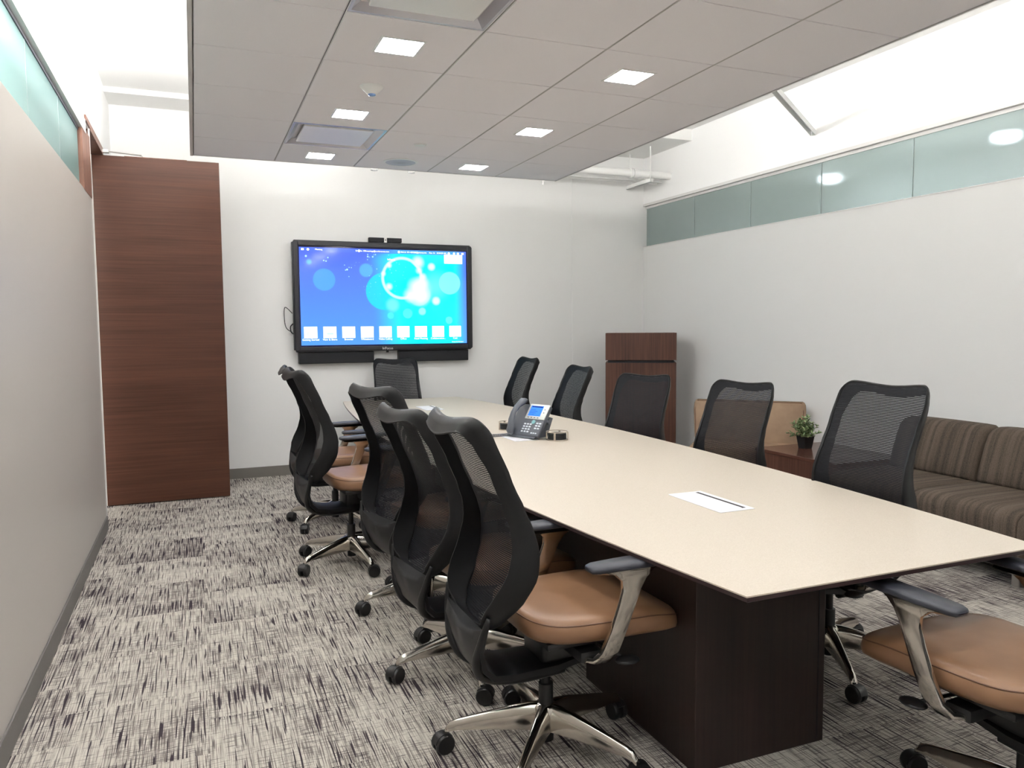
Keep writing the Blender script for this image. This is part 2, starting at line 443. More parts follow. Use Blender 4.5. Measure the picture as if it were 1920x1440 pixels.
box(bm, X0, X1, Y0, Y1, ZC+0.03, ZC+0.045)
obj('edge_trim', bm, M['whitegrid'], cl)
# cross tee nubs at the right edge
bm = B()
for y in ylines[:5]: box(bm, X1+0.01, X1+0.016, y-0.012, y+0.012, ZC-0.001, ZC+0.012)
obj('edge_clip', bm, M['white'], cl)

# downlights
def downlight(x, y, label):
    t = thing('downlight', label, 'ceiling light', (x, y, ZC), 0, 'square recessed downlights')
    bm = B(); a, b = 0.105, 0.093
    for (p, q, r, s) in ((-a, a, -a, -b), (-a, a, b, a), (-a, -b, -b, b), (b, a, -b, b)): box(bm, p, q, r, s, -0.003, 0.001)
    obj('frame', bm, M['white'], t)
    bm = B(); rbox(bm, -0.093, 0.093, -0.093, 0.093, -0.0025, 0.0005, 0.001, 1); obj('diffuser', bm, M['lamp'], t)
nm = {0: 'far', 1: 'middle', 2: 'near', 3: 'third', 4: 'fourth'}
LX = [0.92, 2.142]
for k in range(6):
    y = 6.027-k*1.2155
    for s, x in enumerate(LX):
        side = ('left', 'right')[s]
        lab = [f'glowing square downlight beside the round speaker grille, {side} of it',
               f'glowing square downlight in middle of the {side} row of lights in view',
               f'largest glowing square downlight of the {side} row in view'][k] if k < 3 else \
              f'square downlight of the {side} row behind the camera'
        if k >= 3: lab = ['glowing square downlight above the near table end', 'glowing square downlight overhead the camera', 'glowing square downlight at the front wall'][k-3]+f', {side} row'
        downlight(x, y, lab)
# air diffusers
def vent(x, y, label):
    t = thing('air_diffuser', label, 'air vent', (x, y, ZC), 0, 'plaque air diffusers')
    a = 0.298
    bm = B()
    # flared pan going up to the neck
    def ring(r, z): return [(-r, -r, z), (r, -r, z), (r, r, z), (-r, r, z)]
    R = [[bm.verts.new(p) for p in ring(r, z)] for r, z in ((a, 0.0), (0.285, 0.0), (0.235, 0.045), (0.16, 0.10), (0.16, 0.16), (a, 0.16))]
    for p, q in zip(R, R[1:]+R[:1]):
        for k in range(4): bm.faces.new([p[k], p[(k+1) % 4], q[(k+1) % 4], q[k]])
    obj('housing', bm, mat('diffuser_pan', srgb(196, 196, 204), 0.25, 0.3), t)
    bm = B(); rbox(bm, -0.225, 0.225, -0.225, 0.225, 0.002, 0.016, 0.004, 2)
    obj('plaque', bm, M['white'], t)
    for sx_ in (-0.15, 0.15):
        for sy_ in (-0.15, 0.15): bm = B(); cyl(bm, (sx_, sy_, 0.014), (sx_, sy_, 0.158), 0.005, n=8); obj('hanger_rod', bm, M['steel'], t)
vent(0.922, 5.417, 'white square air diffuser between two downlights of the left row')
vent(0.922, 5.417-TY*4, 'white square air diffuser at the top edge, nearest of the two')
# occupancy sensor, sprinkler cover, speaker
t = thing('ceiling_sensor', 'small white cone shaped sensor on a ceiling tile', 'sensor', (0.927, 4.226, ZC))
bm = B(); lathe(bm, [(0.062, 0), (0.062, -0.006), (0.050, -0.018), (0.026, -0.040), (0.022, -0.042)], 32); obj('housing', bm, M['white'], t, smooth=True, auto=50)
bm = B(); lathe(bm, [(0.021, -0.041), (0.020, -0.047), (0.010, -0.050)], 24); obj('lens', bm, M['ledblue'], t, smooth=True)
bm = B(); lathe(bm, [(0.042, -0.010), (0.042, -0.006), (0.046, -0.006), (0.046, 0)][::1], 32)
tag(obj('sprinkler_cover', bm, M['white'], loc=(1.527, 5.417, ZC)), 'tiny flat round sprinkler cover on the ceiling', 'sprinkler cover')
t = thing('ceiling_speaker', 'round ceiling speaker with light grey perforated grille', 'speaker', (1.538, 6.03, ZC))
bm = B(); lathe(bm, [(0.135, 0), (0.135, -0.005), (0.118, -0.007), (0.118, -0.003)], 48); obj('rim', bm, M['white'], t, smooth=True, auto=40)
gm = mat('speaker_grille', srgb(165, 168, 180), 0.6); tt = NT(gm)
vo = tt.n('ShaderNodeTexVoronoi', feature='F1'); tt.l(tt.coord(), vo.inputs['Vector']); vo.inputs['Scale'].default_value = 260
vo.inputs['Randomness'].default_value = 0
tt.l(tt.ramp(vo.outputs[0], [(0.25, srgb(70, 72, 82)), (0.4, srgb(188, 190, 200))]), tt.b.inputs['Base Color'])
bm = B(); lathe(bm, [(0.117, -0.003), (0.117, -0.006), (0.02, -0.007)], 48); obj('grille', bm, gm, t)

# linear cove lamps lying on top of the cloud, washing the deck and the upper walls
def cove(name, x0, x1, y0, y1, z, label):
    t = thing(name, label, 'strip light', ((x0+x1)/2, (y0+y1)/2, z))
    lx, ly = (x1-x0)/2, (y1-y0)/2
    bm = B(); box(bm, -lx, lx, -ly, ly, 0, 0.03); obj('housing', bm, M['white'], t)
    bm = B(); box(bm, -lx+0.008, lx-0.008, -ly+0.008, ly-0.008, 0.03, 0.05); obj('lamp_tube', bm, M['tube'], t)
    return t
zt = ZC+0.055
cove('cove_light', 0.14, 0.20, -1.2, 6.1, zt, 'long strip light hidden on the left edge of the hanging ceiling')
cove('cove_light', 1.86, 1.90, -1.2, 6.0, zt, 'long strip light hidden above the middle of the hanging ceiling')

# ------------------------------------------------------------------ pipes above, right
t = thing('sprinkler_pipe', 'thick white pipe running along the back wall above the hanging ceiling', 'pipe', (3.9, 7.35, 3.092))
bm = B(); cyl(bm, (-2.5, 0, 0), (1.0, 0, 0), 0.040, n=24); obj('pipe_run', bm, M['ceil'], t, smooth=True, auto=50)
bm = B(); cyl(bm, (0.50, 0, 0), (0.525, 0, 0), 0.052, n=24); cyl(bm, (0.535, 0, 0), (0.60, 0, 0), 0.050, n=24); obj('coupling', bm, M['ceil'], t, smooth=True, auto=50)
for xa, dz_ in ((-2.28, 0), (-1.92, 0), (-0.53, -0.02)):
    bm = B(); cyl(bm, (xa, 0, 0.0), (xa, 0, -0.165+dz_), 0.022 if dz_ == 0 else 0.012, n=16); cyl(bm, (xa, 0, -0.12), (xa, 0, -0.16), 0.034 if dz_ == 0 else 0.02, n=16); obj('drop_fitting', bm, M['ceil'], t, smooth=True, auto=50)
for yy, zz, x1, nn in ((7.50, 3.055, 1.0, 'lower'), (7.60, 3.055, 1.0, 'rear')):
    bm = B(); cyl(bm, (-2.2, 0, 0), (x1, 0, 0), 0.014, n=14)
    tag(obj('conduit', bm, M['ceil'], loc=(3.9, yy, zz), smooth=True, auto=50), f'thin white conduit under the thick pipe, {nn} one', 'conduit', 'thin conduits')
t = thing('pipe_hanger', 'white channel bracket on two rods under the pipes', 'pipe hanger', (4.63, 7.5, 3.0))
bm = B(); box(bm, -0.02, -0.016, -0.22, 0.28, 0.0, 0.041); box(bm, 0.016, 0.02, -0.22, 0.28, 0.0, 0.041); box(bm, -0.02, 0.02, -0.22, 0.28, 0.0, 0.004)
obj('channel', bm, M['ceil'], t)
for yy in (-0.19, 0.24):
    bm = B(); cyl(bm, (0, yy, 0.0), (0, yy, 0.385), 0.006, n=10); obj('rod', bm, M['ceil'], t)
# diagonal strut from the cloud to the right wall
A_, B_ = Vector((2.9, 3.72, 3.06)), Vector((4.895, 5.2, 3.07)); d_ = B_-A_
bm = B(); L_ = d_.length
box(bm, 0, L_, -0.021, -0.018, -0.02, 0.021); box(bm, 0, L_, 0.018, 0.021, -0.02, 0.021); box(bm, 0, L_, -0.021, 0.021, 0.018, 0.021)
o = obj('strut_channel', bm, M['white']); o.location = A_; o.rotation_euler = (0, 0, math.atan2(d_.y, d_.x))
o.data.materials.clear(); o.data.materials.append(M['ceil']); tag(o, 'white metal strut reaching from the hanging ceiling to right wall', 'strut')

# ------------------------------------------------------------------ wall display
TX, TY0, TZ = 1.815, 7.78, 1.757
t = thing('wall_display', 'large black framed touch display on the back wall showing a blue home screen', 'display', (TX, TY0, TZ))
W2, HT, HB = 0.920, 0.550, -0.540
sw, st, sb = 0.853, 0.482, -0.474
bm = B(); box(bm, -W2, W2, 0.0, 0.055, HB, HT)
bmesh.ops.bevel(bm, geom=[e for e in bm.edges if abs(e.verts[0].co.y-e.verts[1].co.y) > 0.01], offset=0.02, segments=4, affect='EDGES')
obj('back_casing', bm, M['screenbezel'], t, bevel=0.004)
bm = B()
box(bm, -W2+0.01, -sw-0.012, -0.012, 0.004, HB+0.01, HT-0.01); box(bm, sw+0.012, W2-0.01, -0.012, 0.004, HB+0.01, HT-0.01)
box(bm, -sw-0.012, sw+0.012, -0.012, 0.004, st+0.014, HT-0.01); box(bm, -sw-0.012, sw+0.012, -0.012, 0.004, HB+0.01, sb-0.014)
obj('bezel', bm, M['screenbezel'], t, bevel=0.006)
bm = B(); box(bm, -0.55, 0.55, 0.055, 0.098, -0.35, 0.35); obj('wall_mount', bm, M['black'], t)
# the lit panel
m = bpy.data.materials.new('home_screen'); m.use_nodes = True; tt = NT(m)
tc = tt.n('ShaderNodeTexCoord'); sx = tt.n('ShaderNodeSeparateXYZ'); tt.l(tc.outputs['Object'], sx.inputs[0])
U = tt.math('DIVIDE', tt.math('ADD', sx.outputs[0], sw), 2*sw)      # 0..1 left-right
V = tt.math('DIVIDE', tt.math('SUBTRACT', sx.outputs[2], sb), st-sb)  # 0..1 bottom-top
P0, P1 = sx.outputs[0], sx.outputs[2]
def dist(cx, cz):
    a = tt.math('SUBTRACT', P0, cx); b = tt.math('SUBTRACT', P1, cz)
    return tt.math('SQRT', tt.math('ADD', tt.math('MULTIPLY', a, a), tt.math('MULTIPLY', b, b)))
def step(v, a, b):  # 1 below a .. 0 above b
    mr = tt.n('ShaderNodeMapRange', interpolation_type='SMOOTHSTEP'); tt.l(v, mr.inputs[0])
    mr.inputs[1].default_value = a; mr.inputs[2].default_value = b; mr.inputs[3].default_value = 1; mr.inputs[4].default_value = 0
    return mr.outputs[0]
px = lambda X, Y: ((X-197)/1538*2*sw-sw, st-(Y-232)/880*(st-sb))      # photo crop pixels to panel metres
# blue field, lighter towards the bottom
col = tt.mix(V, (0.10, 0.36, 1.05, 1), (0.10, 0.17, 0.98, 1))
# cyan field on the right, slanting edge
edge = tt.math('ADD', P0, tt.math('MULTIPLY', P1, 0.12))
cy = tt.math('SUBTRACT', 1.0, step(edge, -0.18, 0.18))
cy = tt.math('MULTIPLY', cy, step(P0, 0.70, 0.86))
up = tt.math('SUBTRACT', 1.0, tt.math('MULTIPLY', step(tt.math('SUBTRACT', 0.52, P1), 0.02, 0.16), step(P0, -0.1, 0.15)))
col = tt.mix(tt.math('MULTIPLY', cy, up), col, (0.0, 0.92, 1.0, 1))
def disc(X, Y, r, c, f, soft=0.006):
    global col
    cx, cz = px(X, Y); R = r/1538*2*sw
    col = tt.mix(tt.math('MULTIPLY', step(dist(cx, cz), R-soft, R+soft), f), col, c)
disc(408, 520, 97, (0.10, 0.46, 1.0, 1), 0.7); disc(782, 428, 60, (0.12, 0.54, 1.0, 1), 0.7, 0.01)
disc(280, 363, 20, (0.12, 0.55, 1.0, 1), 0.9, 0.014); disc(945, 620, 168, (0.0, 0.80, 1.0, 1), 0.75)
disc(1570, 535, 105, (0.30, 1.0, 1.0, 1), 0.75); disc(1160, 825, 45, (0.15, 1, 1, 1), 0.6)
disc(1255, 600, 120, (0.9, 1, 1, 1), 0.55, 0.05); disc(1000, 845, 30, (0.1, 1, 1, 1), 0.6)
disc(1270, 640, 110, (0.5, 1, 1, 1), 0.5); disc(1395, 383, 30, (0.9, 1, 1, 1), 0.9, 0.018)
disc(1435, 705, 34, (0.9, 1, 1, 1), 0.9, 0.018); disc(1300, 805, 33, (0.4, 1, 1, 1), 0.8, 0.01)
disc(1265, 345, 45, (0.95, 1, 1, 1), 0.9, 0.035); disc(1560, 890, 34, (0.2, 0.95, 1, 1), 0.6)
disc(1430, 560, 100, (0.3, 1, 1, 1), 0.45, 0.1); disc(1020, 745, 55, (0.35, 1, 1, 1), 0.5, 0.03)
# bright ring with a flare
cx, cz = px(1115, 495); R = 182/1538*2*sw; D = dist(cx, cz)
disc(1115, 495, 165, (0.0, 0.93, 1.0, 1), 1.0)
ringm = tt.math('MULTIPLY', step(tt.math('ABSOLUTE', tt.math('SUBTRACT', D, R)), 0.004, 0.022), 0.85)
col = tt.mix(ringm, col, (0.75, 1, 1, 1))
for X, Y, r, s_ in ((1255, 580, 62, 0.06), (1290, 660, 62, 0.06), (1300, 540, 40, 0.05), (1190, 655, 40, 0.05), (995, 378, 16, 0.02), (940, 455, 14, 0.02), (990, 575, 22, 0.025),
                    (1310, 480, 22, 0.03), (1275, 420, 18, 0.03)):
    disc(X, Y, r, (1, 1, 1, 1), 1.0, s_)
# sparse sparkles
vo = tt.n('ShaderNodeTexVoronoi', feature='F1'); tt.l(tc.outputs['Object'], vo.inputs['Vector']); vo.inputs['Scale'].default_value = 24
cx, cz = px(930, 420); near = step(dist(cx, cz), 0.05, 0.36)
sp = tt.math('MULTIPLY', step(vo.outputs[0], 0.10, 0.17), tt.math('MULTIPLY', near, 0.7))
col = tt.mix(sp, col, (0.5, 0.95, 1, 1))
for X, Y, r in ((255, 312, 9), (445, 321, 6), (408, 348, 6), (428, 353, 6), (612, 425, 8), (598, 430, 5), (630, 405, 4), (590, 385, 4), (650, 407, 4), (627, 488, 4),
                (800, 302, 7), (845, 303, 7), (800, 283, 5), (870, 282, 5), (797, 330, 4)):
    disc(X, Y, r, (0.5, 0.95, 1, 1), 0.9, 0.003)
# darker title bar at the top
bar = step(tt.math('SUBTRACT', st, P1), 0.040, 0.044)
col = tt.mix(tt.math('MULTIPLY', bar, 0.75), col, (0.10, 0.20, 0.95, 1))
em = tt.n('ShaderNodeEmission'); tt.l(col, em.inputs[0]); em.inputs[1].default_value = 0.78
gl = tt.n('ShaderNodeBsdfGlossy'); gl.inputs[0].default_value = (0.03, 0.03, 0.03, 1); gl.inputs[1].default_value = 0.08
ad = tt.n('ShaderNodeAddShader'); tt.l(em.outputs[0], ad.inputs[0]); tt.l(gl.outputs[0], ad.inputs[1])
tt.l(ad.outputs[0], m.node_tree.nodes['Material Output'].inputs[0])
bm = B(); box(bm, -sw, sw, -0.004, 0.0, sb, st); obj('screen', bm, m, t)
bm = B(); box(bm, -sw-0.013, sw+0.013, -0.0035, 0.001, sb-0.015, st+0.015); obj('screen_border', bm, mat('screen_glass_edge', srgb(10, 10, 60), 0.1), t)
# icons, captions and status bar
bm = B(); yy = -0.0048
Mx = lambda X, Z: Matrix.Translation((X, yy, Z)) @ Matrix.Rotation(PI/2, 4, 'X')
def flat(x0, x1, z0, z1): box(bm, x0, x1, yy-0.0003, yy, z0, z1)
names = ['Getting Started', 'View & Share', 'Browser', 'Whiteboard', 'Video Calling', 'Office', 'Read Meeting', 'Collaboration...', 'Cast']
icx = []; icons = []
for k in range(9):
    cx = -0.762+k*(0.724+0.762)/8; icx.append(cx)
    b2 = B(); rbox(b2, cx-0.064, cx+0.064, yy-0.0005, yy, -0.405, -0.292, 0.0002, 1)
    icons.append(obj('app_icon', b2, M['ui'], t)); b2 = B(); add_text(b2, names[k], 0.026, Mx(cx, -0.420)); obj('caption', b2, M['ui'], icons[-1])
flat(0.614, 0.811, 0.355, 0.447); obj('preview_tile', bm, M['ui'], t); bm = B()
for tx_, sz_, X_, Z_ in (('Email to 100meetings@conferences.com', 0.0205, -0.135, 0.460), ('Dial #: 101-459388@phones.me', 0.0205, 0.29, 0.460), ('Nov 16   10:54:25 AM', 0.0205, 0.545, 0.460),
                         ('Meeting', 0.022, -0.665, 0.462), ('InFocus', 0.026, 0.055, 0.382), ('Designed for Mondopad', 0.013, 0.75, -0.458)):
    bm = B(); add_text(bm, tx_, sz_, Mx(X_, Z_)); obj('screen_text', bm, M['ui'], t)
for X in (-0.820, -0.768, -0.270, 0.135, 0.665, 0.722, 0.765, 0.815):
    bm = B()
    flat(X-0.012, X+0.012, 0.451, 0.470) if X in (-0.820, 0.815) else cyl(bm, (X, yy-0.0003, 0.46), (X, yy, 0.46), 0.012, n=14)
    obj('status_icon', bm, M['ui'], t)
glm = emit('glyph_green', (0.45, 0.95, 0.85, 1), 1.1)
for k, rects in ((0, ((-0.030, -0.022, -0.380, -0.340), (-0.022, 0.030, -0.380, -0.376))), (1, ((-0.03, 0.035, -0.372, -0.352),)), (2, ((-0.02, -0.01, -0.36, -0.355),)), (4, ((0.0, 0.004, -0.35, -0.33),)),
                 (6, ((-0.01, 0.015, -0.366, -0.362),)), (8, ((-0.03, 0.0, -0.372, -0.368), (-0.03, -0.026, -0.372, -0.325), (-0.004, 0.0, -0.372, -0.325), (-0.03, 0.0, -0.328, -0.325)))):
    bm = B()
    for (a_, b_, c_, d_) in rects: box(bm, icx[k]+a_, icx[k]+b_, -0.0059, -0.0054, c_, d_)
    obj('glyph', bm, glm, icons[k])
bm = B(); add_text(bm, 'InFocus', 0.036, Matrix.Translation((0.0, -0.0125, -0.515)) @ Matrix.Rotation(PI/2, 4, 'X')); obj('brand_lettering', bm, mat('lettering_silver', srgb(225, 225, 225), 0.4), t)
bm = B(); box(bm, -0.012, 0.012, 0.0, 0.02, -0.557, -0.54); obj('sensor_tab', bm, M['black'], t)
# cable loop at the left side
bm = B(); tube(bm, catmull([(-0.925, 0.05, -0.16), (-0.99, 0.07, -0.10), (-1.0, 0.07, -0.2), (-0.985, 0.06, -0.30), (-0.93, 0.05, -0.345)], 6, False), 0.004, 6)
tube(bm, catmull([(-0.92, 0.05, -0.26), (-0.945, 0.055, -0.29), (-0.94, 0.055, -0.34), (-0.92, 0.05, -0.36)], 5, False), 0.006, 6)
obj('side_cable', bm, M['black'], t, smooth=True)
# soundbars and conference camera
for x0, x1, side in ((0.937, 1.680, 'left'), (1.935, 2.692, 'right')):
    q = thing('soundbar', f'black soundbar under the wall display, {side} half', 'speaker', ((x0+x1)/2, 7.80, 1.10), 0, 'soundbars under the display')
    hw = (x1-x0)/2
    bm = B(); rbox(bm, -hw, hw, 0, 0.07, 0.0, 0.115, 0.006, 2); obj('cabinet', bm, M['black'], q)
    bm = B(); box(bm, -0.05, 0.05, 0.069, 0.08, 0.02, 0.10); obj('wall_bracket', bm, M['black'], q)
    bm = B(); box(bm, -hw+0.008, hw-0.008, -0.004, 0.002, 0.006, 0.108); obj('grille', bm, M['speaker'], q, bevel=0.002)
q = thing('conference_camera', 'slim black camera bar sitting on top of the wall display', 'camera', (1.816, 7.80, 2.309))
bm = B(); rbox(bm, -0.168, -0.014, -0.02, 0.03, 0.002, 0.047, 0.005, 2); obj('left_speaker', bm, M['speaker'], q)
bm = B(); rbox(bm, 0.014, 0.168, -0.02, 0.03, 0.002, 0.047, 0.005, 2); obj('right_speaker', bm, M['speaker'], q)
bm = B(); box(bm, -0.014, 0.014, -0.018, 0.03, 0.0, 0.047); obj('body', bm, M['steel'], q)
bm = B(); cyl(bm, (0, -0.021, 0.024), (0, -0.017, 0.024), 0.006, n=14); obj('lens', bm, M['dark'], q)

# ------------------------------------------------------------------ conference table
TBX = 1.895
def table_outline(n=26, ins=0.0):
    """boat shape: long sides bowed, ends straight with tight corners"""
    pts = []
    y0, y1 = 1.60+ins, 7.56-ins
    for k in range(n+1):
        y = y0+(y1-y0)*k/n; s = (y-4.58)/2.98
        w = 0.785-0.205*abs(s)**2.0-ins
        pts.append((TBX-w, y))
    for k in range(n, -1, -1):
        x, y = pts[k]; pts.append((2*TBX-x, y))
    return pts
tb = thing('conference_table', 'long boat shaped conference table with cream top and dark base', 'table', (0, 0, 0))
bm = B(); prism(bm, table_outline(), 0.733, 0.737); obj('tabletop', bm, M['cream'], tb)
bm = B()
o1, o2, o3 = table_outline(), table_outline(ins=0.004), table_outline(ins=0.045)
loft(bm, [[(x, y, 0.733) for x, y in o1], [(x, y, 0.721) for x, y in o1], [(x, y, 0.700) for x, y in o3]], caps=True)
obj('top_edge', bm, M['edge'], tb)
for (x0, x1, y0, y1) in ((1.445, 1.98, 2.0, 2.75), (1.62, 2.17, 4.20, 4.95), (1.62, 2.17, 6.3, 7.0)):
    bm = B(); box(bm, x0, x1, y0, y1, 0.0, 0.70)
    obj('pedestal', bm, M['espresso'], tb, bevel=0.002)
    bm = B(); box(bm, x1-0.03, x1-0.027, y0-0.0015, y0+0.001, 0.02, 0.69); obj('access_seam', bm, M['dark'], tb)
for a_, b_ in ((2.75, 4.2), (4.95, 6.3)): bm = B(); box(bm, 1.86, 1.90, a_, b_, 0.12, 0.70); obj('modesty_panel', bm, M['espresso'], tb)
for y0, lab in ((2.372, 'near'), (4.40, 'mid'), (6.40, 'far')):
    q = thing('power_box', {'near': 'silver table power box with black slot, nearest in cream tabletop', 'mid': 'silver power box lid under the desk phone', 'far': 'silver power box at the far end of the tabletop'}[lab],
              'power outlet box', (1.82, y0, 0.737), 0, 'table power boxes')
    bm = B(); rbox(bm, 0, 0.162, 0, 0.35, 0.0, 0.004, 0.0015, 1); obj('trim_frame', bm, M['steel'] if 0 else mat('satin_silver', srgb(244, 244, 248), 0.3, 0.1), q)
    bm = B(); rbox(bm, 0.012, 0.116, 0.022, 0.328, 0.004, 0.0065, 0.001, 1); obj('lid', bm, bpy.data.materials['satin_silver'], q)
    bm = B(); box(bm, 0.119, 0.135, 0.022, 0.328, 0.0035, 0.0048); obj('slot', bm, M['dark'], q)

# ------------------------------------------------------------------ task chair
def back_x(z, y):
    """front surface of the back at height z, lateral y"""
    px_ = interp([(0.38, -0.290), (0.42, -0.275), (0.47, -0.247), (0.51, -0.216), (0.58, -0.168), (0.67, -0.137), (0.75, -0.130), (0.81, -0.142), (0.89, -0.172), (0.97, -0.208), (1.11, -0.266), (1.165, -0.292)], z)
    wrap = interp([(0.47, 0.012), (0.60, 0.035), (0.80, 0.050)], z)
    return px_ - wrap*(1-min(1, (abs(y)/0.25))**2)
def flange(z):
    return interp([(0.38, 0.025), (0.42, 0.025), (0.475, 0.028), (0.52, 0.070), (0.57, 0.098), (0.64, 0.095), (0.71, 0.085), (0.77, 0.074), (0.83, 0.062), (0.95, 0.050), (1.1, 0.048), (1.165, 0.044)], z)
half = [(0.0, 0.474), (0.080, 0.478), (0.138, 0.494), (0.182, 0.540), (0.220, 0.605), (0.240, 0.68), (0.237, 0.77), (0.229, 0.87), (0.226, 0.97), (0.226, 1.06), (0.223, 1.105), (0.212, 1.140), (0.188, 1.160), (0.146, 1.161), (0.072, 1.153), (0.0, 1.149)]
loop = half+[(-y, z) for y, z in half[-2:0:-1]]
OUT = [(p.x, p.y) for p in catmull([(a, b, 0) for a, b in loop], 3, True)]
ZCN = 0.84
def shrink(y, z, k, dz=0.0):
    return y*k, ZCN+(z-ZCN)*k
def build_chair_parts(root):
    UP = []
    # --- back frame: closed ring, deep flanges, front band
    bm = B(); secs = []
    for (y, z) in OUT:
        fx = back_x(z, y); d = flange(z)
        r = math.hypot(y, z-ZCN); ny, nz = y/r, (z-ZCN)/r
        top_ = max(0.0, min(1.0, (z-1.02)/0.12)); ins = 0.016+0.030*top_     # rear lip turns inwards, more so along the top
        secs.append([(fx+0.004, y-ny*0.004, z-nz*0.004), (fx-0.004, y, z), (fx-d*0.35, y-ny*ins*0.15, z-nz*ins*0.15), (fx-d*0.7, y-ny*ins*0.5, z-nz*ins*0.5), (fx-d+0.002, y-ny*ins, z-nz*ins),
                     (fx-d-0.002, y-ny*(ins+0.004), z-nz*(ins+0.004)), (fx-d, y-ny*(ins+0.009), z-nz*(ins+0.009)), (fx-d*0.7+0.002, y-ny*(ins*0.5+0.011), z-nz*(ins*0.5+0.011)), (fx-d*0.35, y-ny*(ins*0.15+0.013), z-nz*(ins*0.15+0.013)), (fx-0.006, y-ny*0.015, z-nz*0.015), (fx+0.001, y-ny*0.014, z-nz*0.014)])
    loft(bm, secs, closed=True)
    UP.append(obj('back_frame', bm, M['frame'], root, smooth=True, auto=55))
    # --- mesh panel
    bm = B(); rings = []
    for k in (0.975, 0.93, 0.80, 0.66, 0.52, 0.38, 0.24, 0.10):
        ring_ = []
        for (y, z) in OUT[::2]:
            yy_, zz_ = shrink(y, z, k)
            ring_.append(bm.verts.new((back_x(zz_, yy_)-0.002, yy_, zz_)))
        rings.append(ring_)
    for a, b in zip(rings, rings[1:]):
        n = len(a)
        for k in range(n): bm.faces.new([a[k], a[(k+1) % n], b[(k+1) % n], b[k]])
    bm.faces.new(rings[-1])
    UP.append(obj('mesh_back', bm, M['mesh'], root, smooth=True))
    # --- spine: scoop that sweeps from the foot of the back under the seat
    P = [(-0.292, 0.508), (-0.297, 0.465), (-0.288, 0.415), (-0.272, 0.365), (-0.232, 0.325), (-0.15, 0.308), (0.0, 0.308), (0.12, 0.325)]
    Wd = [0.165, 0.168, 0.156, 0.140, 0.118, 0.102, 0.095, 0.088]
    bm = B(); secs = []
    for i, ((x, z), w) in enumerate(zip(P, Wd)):
        a, b = P[max(i-1, 0)], P[min(i+1, len(P)-1)]
        tx_, tz_ = b[0]-a[0], b[1]-a[1]; l = math.hypot(tx_, tz_); nx_, nz_ = -tz_/l, tx_/l
        if nx_ < 0 and i < 3: pass
        th = (0.012, 0.026, 0.034, 0.040, 0.046, 0.050, 0.052, 0.05)[i]; top = []; bot = []
        for k in range(9):
            u = -1+2*k/8; wr = (-0.0, 0.004, 0.004)[i]*(1-u*u) if i < 3 else 0
            sgn = 1 if nx_ > 0 or nz_ > 0 else -1
            top.append((x+nx_*sgn*th*0.5*(0.4+0.6*(1-u*u)) - (wr if i < 3 else 0), u*w, z+nz_*sgn*th*0.5*(0.4+0.6*(1-u*u))))
            bot.append((x-nx_*sgn*th*0.5*(0.4+0.6*(1-u*u)) - (wr if i < 3 else 0), u*w, z-nz_*sgn*th*0.5*(0.4+0.6*(1-u*u))))
        secs.append(top+bot[::-1])
    for q in secs[0]: pass
    secs[0] = [(x, y, z-0.034*(1-min(1, abs(y/0.165))**2)) for x, y, z in secs[0]]
    loft(bm, secs)
    sp_ = obj('back_support', bm, M['frame'], root, smooth=True, auto=60); UP.append(sp_)
    # two moulded ribs flowing down the scoop
    bm = B()
    for s in (-1, 1):
        pts = catmull([(-0.280, 0.190*s, 0.55), (-0.292, 0.160*s, 0.47), (-0.292, 0.115*s, 0.375), (-0.245, 0.080*s, 0.315), (-0.13, 0.072*s, 0.290), (0.03, 0.07*s, 0.295)], 5, False)
        tube(bm, pts, [0.008+0.009*min(1, k/8) for k in range(len(pts))], 8)
    UP.append(obj('support_rib', bm, M['frame'], root, smooth=True))
    # --- seat pan and mechanism
    bm = B(); rbox(bm, -0.09, 0.34, -0.200, 0.200, 0.415, 0.442, 0.012, 2)
    UP.append(obj('seat_pan', bm, M['black'], root, smooth=True, auto=40))
    bm = B(); rbox(bm, -0.05, 0.16, -0.080, 0.080, 0.315, 0.410, 0.018, 3); rbox(bm, 0.02, 0.10, -0.215, 0.215, 0.365, 0.402, 0.008, 2)
    UP.append(obj('tilt_mechanism', bm, M['black'], root, smooth=True, auto=40))
    for s in (-1, 1):
        bm = B(); tube(bm, [(0.13, 0.10*s, 0.385), (0.15, 0.20*s, 0.378), (0.155, 0.235*s, 0.376)], 0.006, 8)
        m_ = Matrix.Translation((0.16, 0.262*s, 0.375)) @ Matrix.Diagonal((1.3, 1.0, 0.32, 1))
        bmesh.ops.create_uvsphere(bm, u_segments=14, v_segments=8, radius=0.032, matrix=m_)
        UP.append(obj('lever', bm, M['black'], root, smooth=True))
    # --- seat cushion
    def outline(k, n=48):
        pts = []
        for i in range(n):
            a = 2*PI*i/n; c, s = math.cos(a), math.sin(a); e = 2/4.2
            x = math.copysign(abs(c)**e, c); y = math.copysign(abs(s)**e, s)
            wy = 0.250+0.010*x if x > 0 else 0.250+0.022*x
            pts.append((0.140+x*0.285*k, y*wy*k+0.0))
        return pts
    def zdrop(x): return -0.040*max(0, (x-0.22)/0.20)**2 + 0.012*max(0, (-x-0.02)/0.12)**2
    bm = B(); secs = []
    for k, z in ((0.80, 0.434), (0.93, 0.437), (0.985, 0.452), (1.0, 0.472), (0.992, 0.492), (0.955, 0.508), (0.90, 0.514), (0.75, 0.516), (0.5, 0.513), (0.25, 0.511)):
        secs.append([(x, y, z+zdrop(x)*min(1, (z-0.40)/0.06)) for x, y in outline(k)])
    loft(bm, secs)
    st_ = obj('seat', bm, M['leather'], root, smooth=True); UP.append(st_)
    bm = B(); tube(bm, [(x, y, 0.499+zdrop(x)) for x, y in outline(0.984)], 0.0022, 6, closed=True)
    sm_ = obj('seat_seam', bm, M['stitch'], st_, smooth=True)
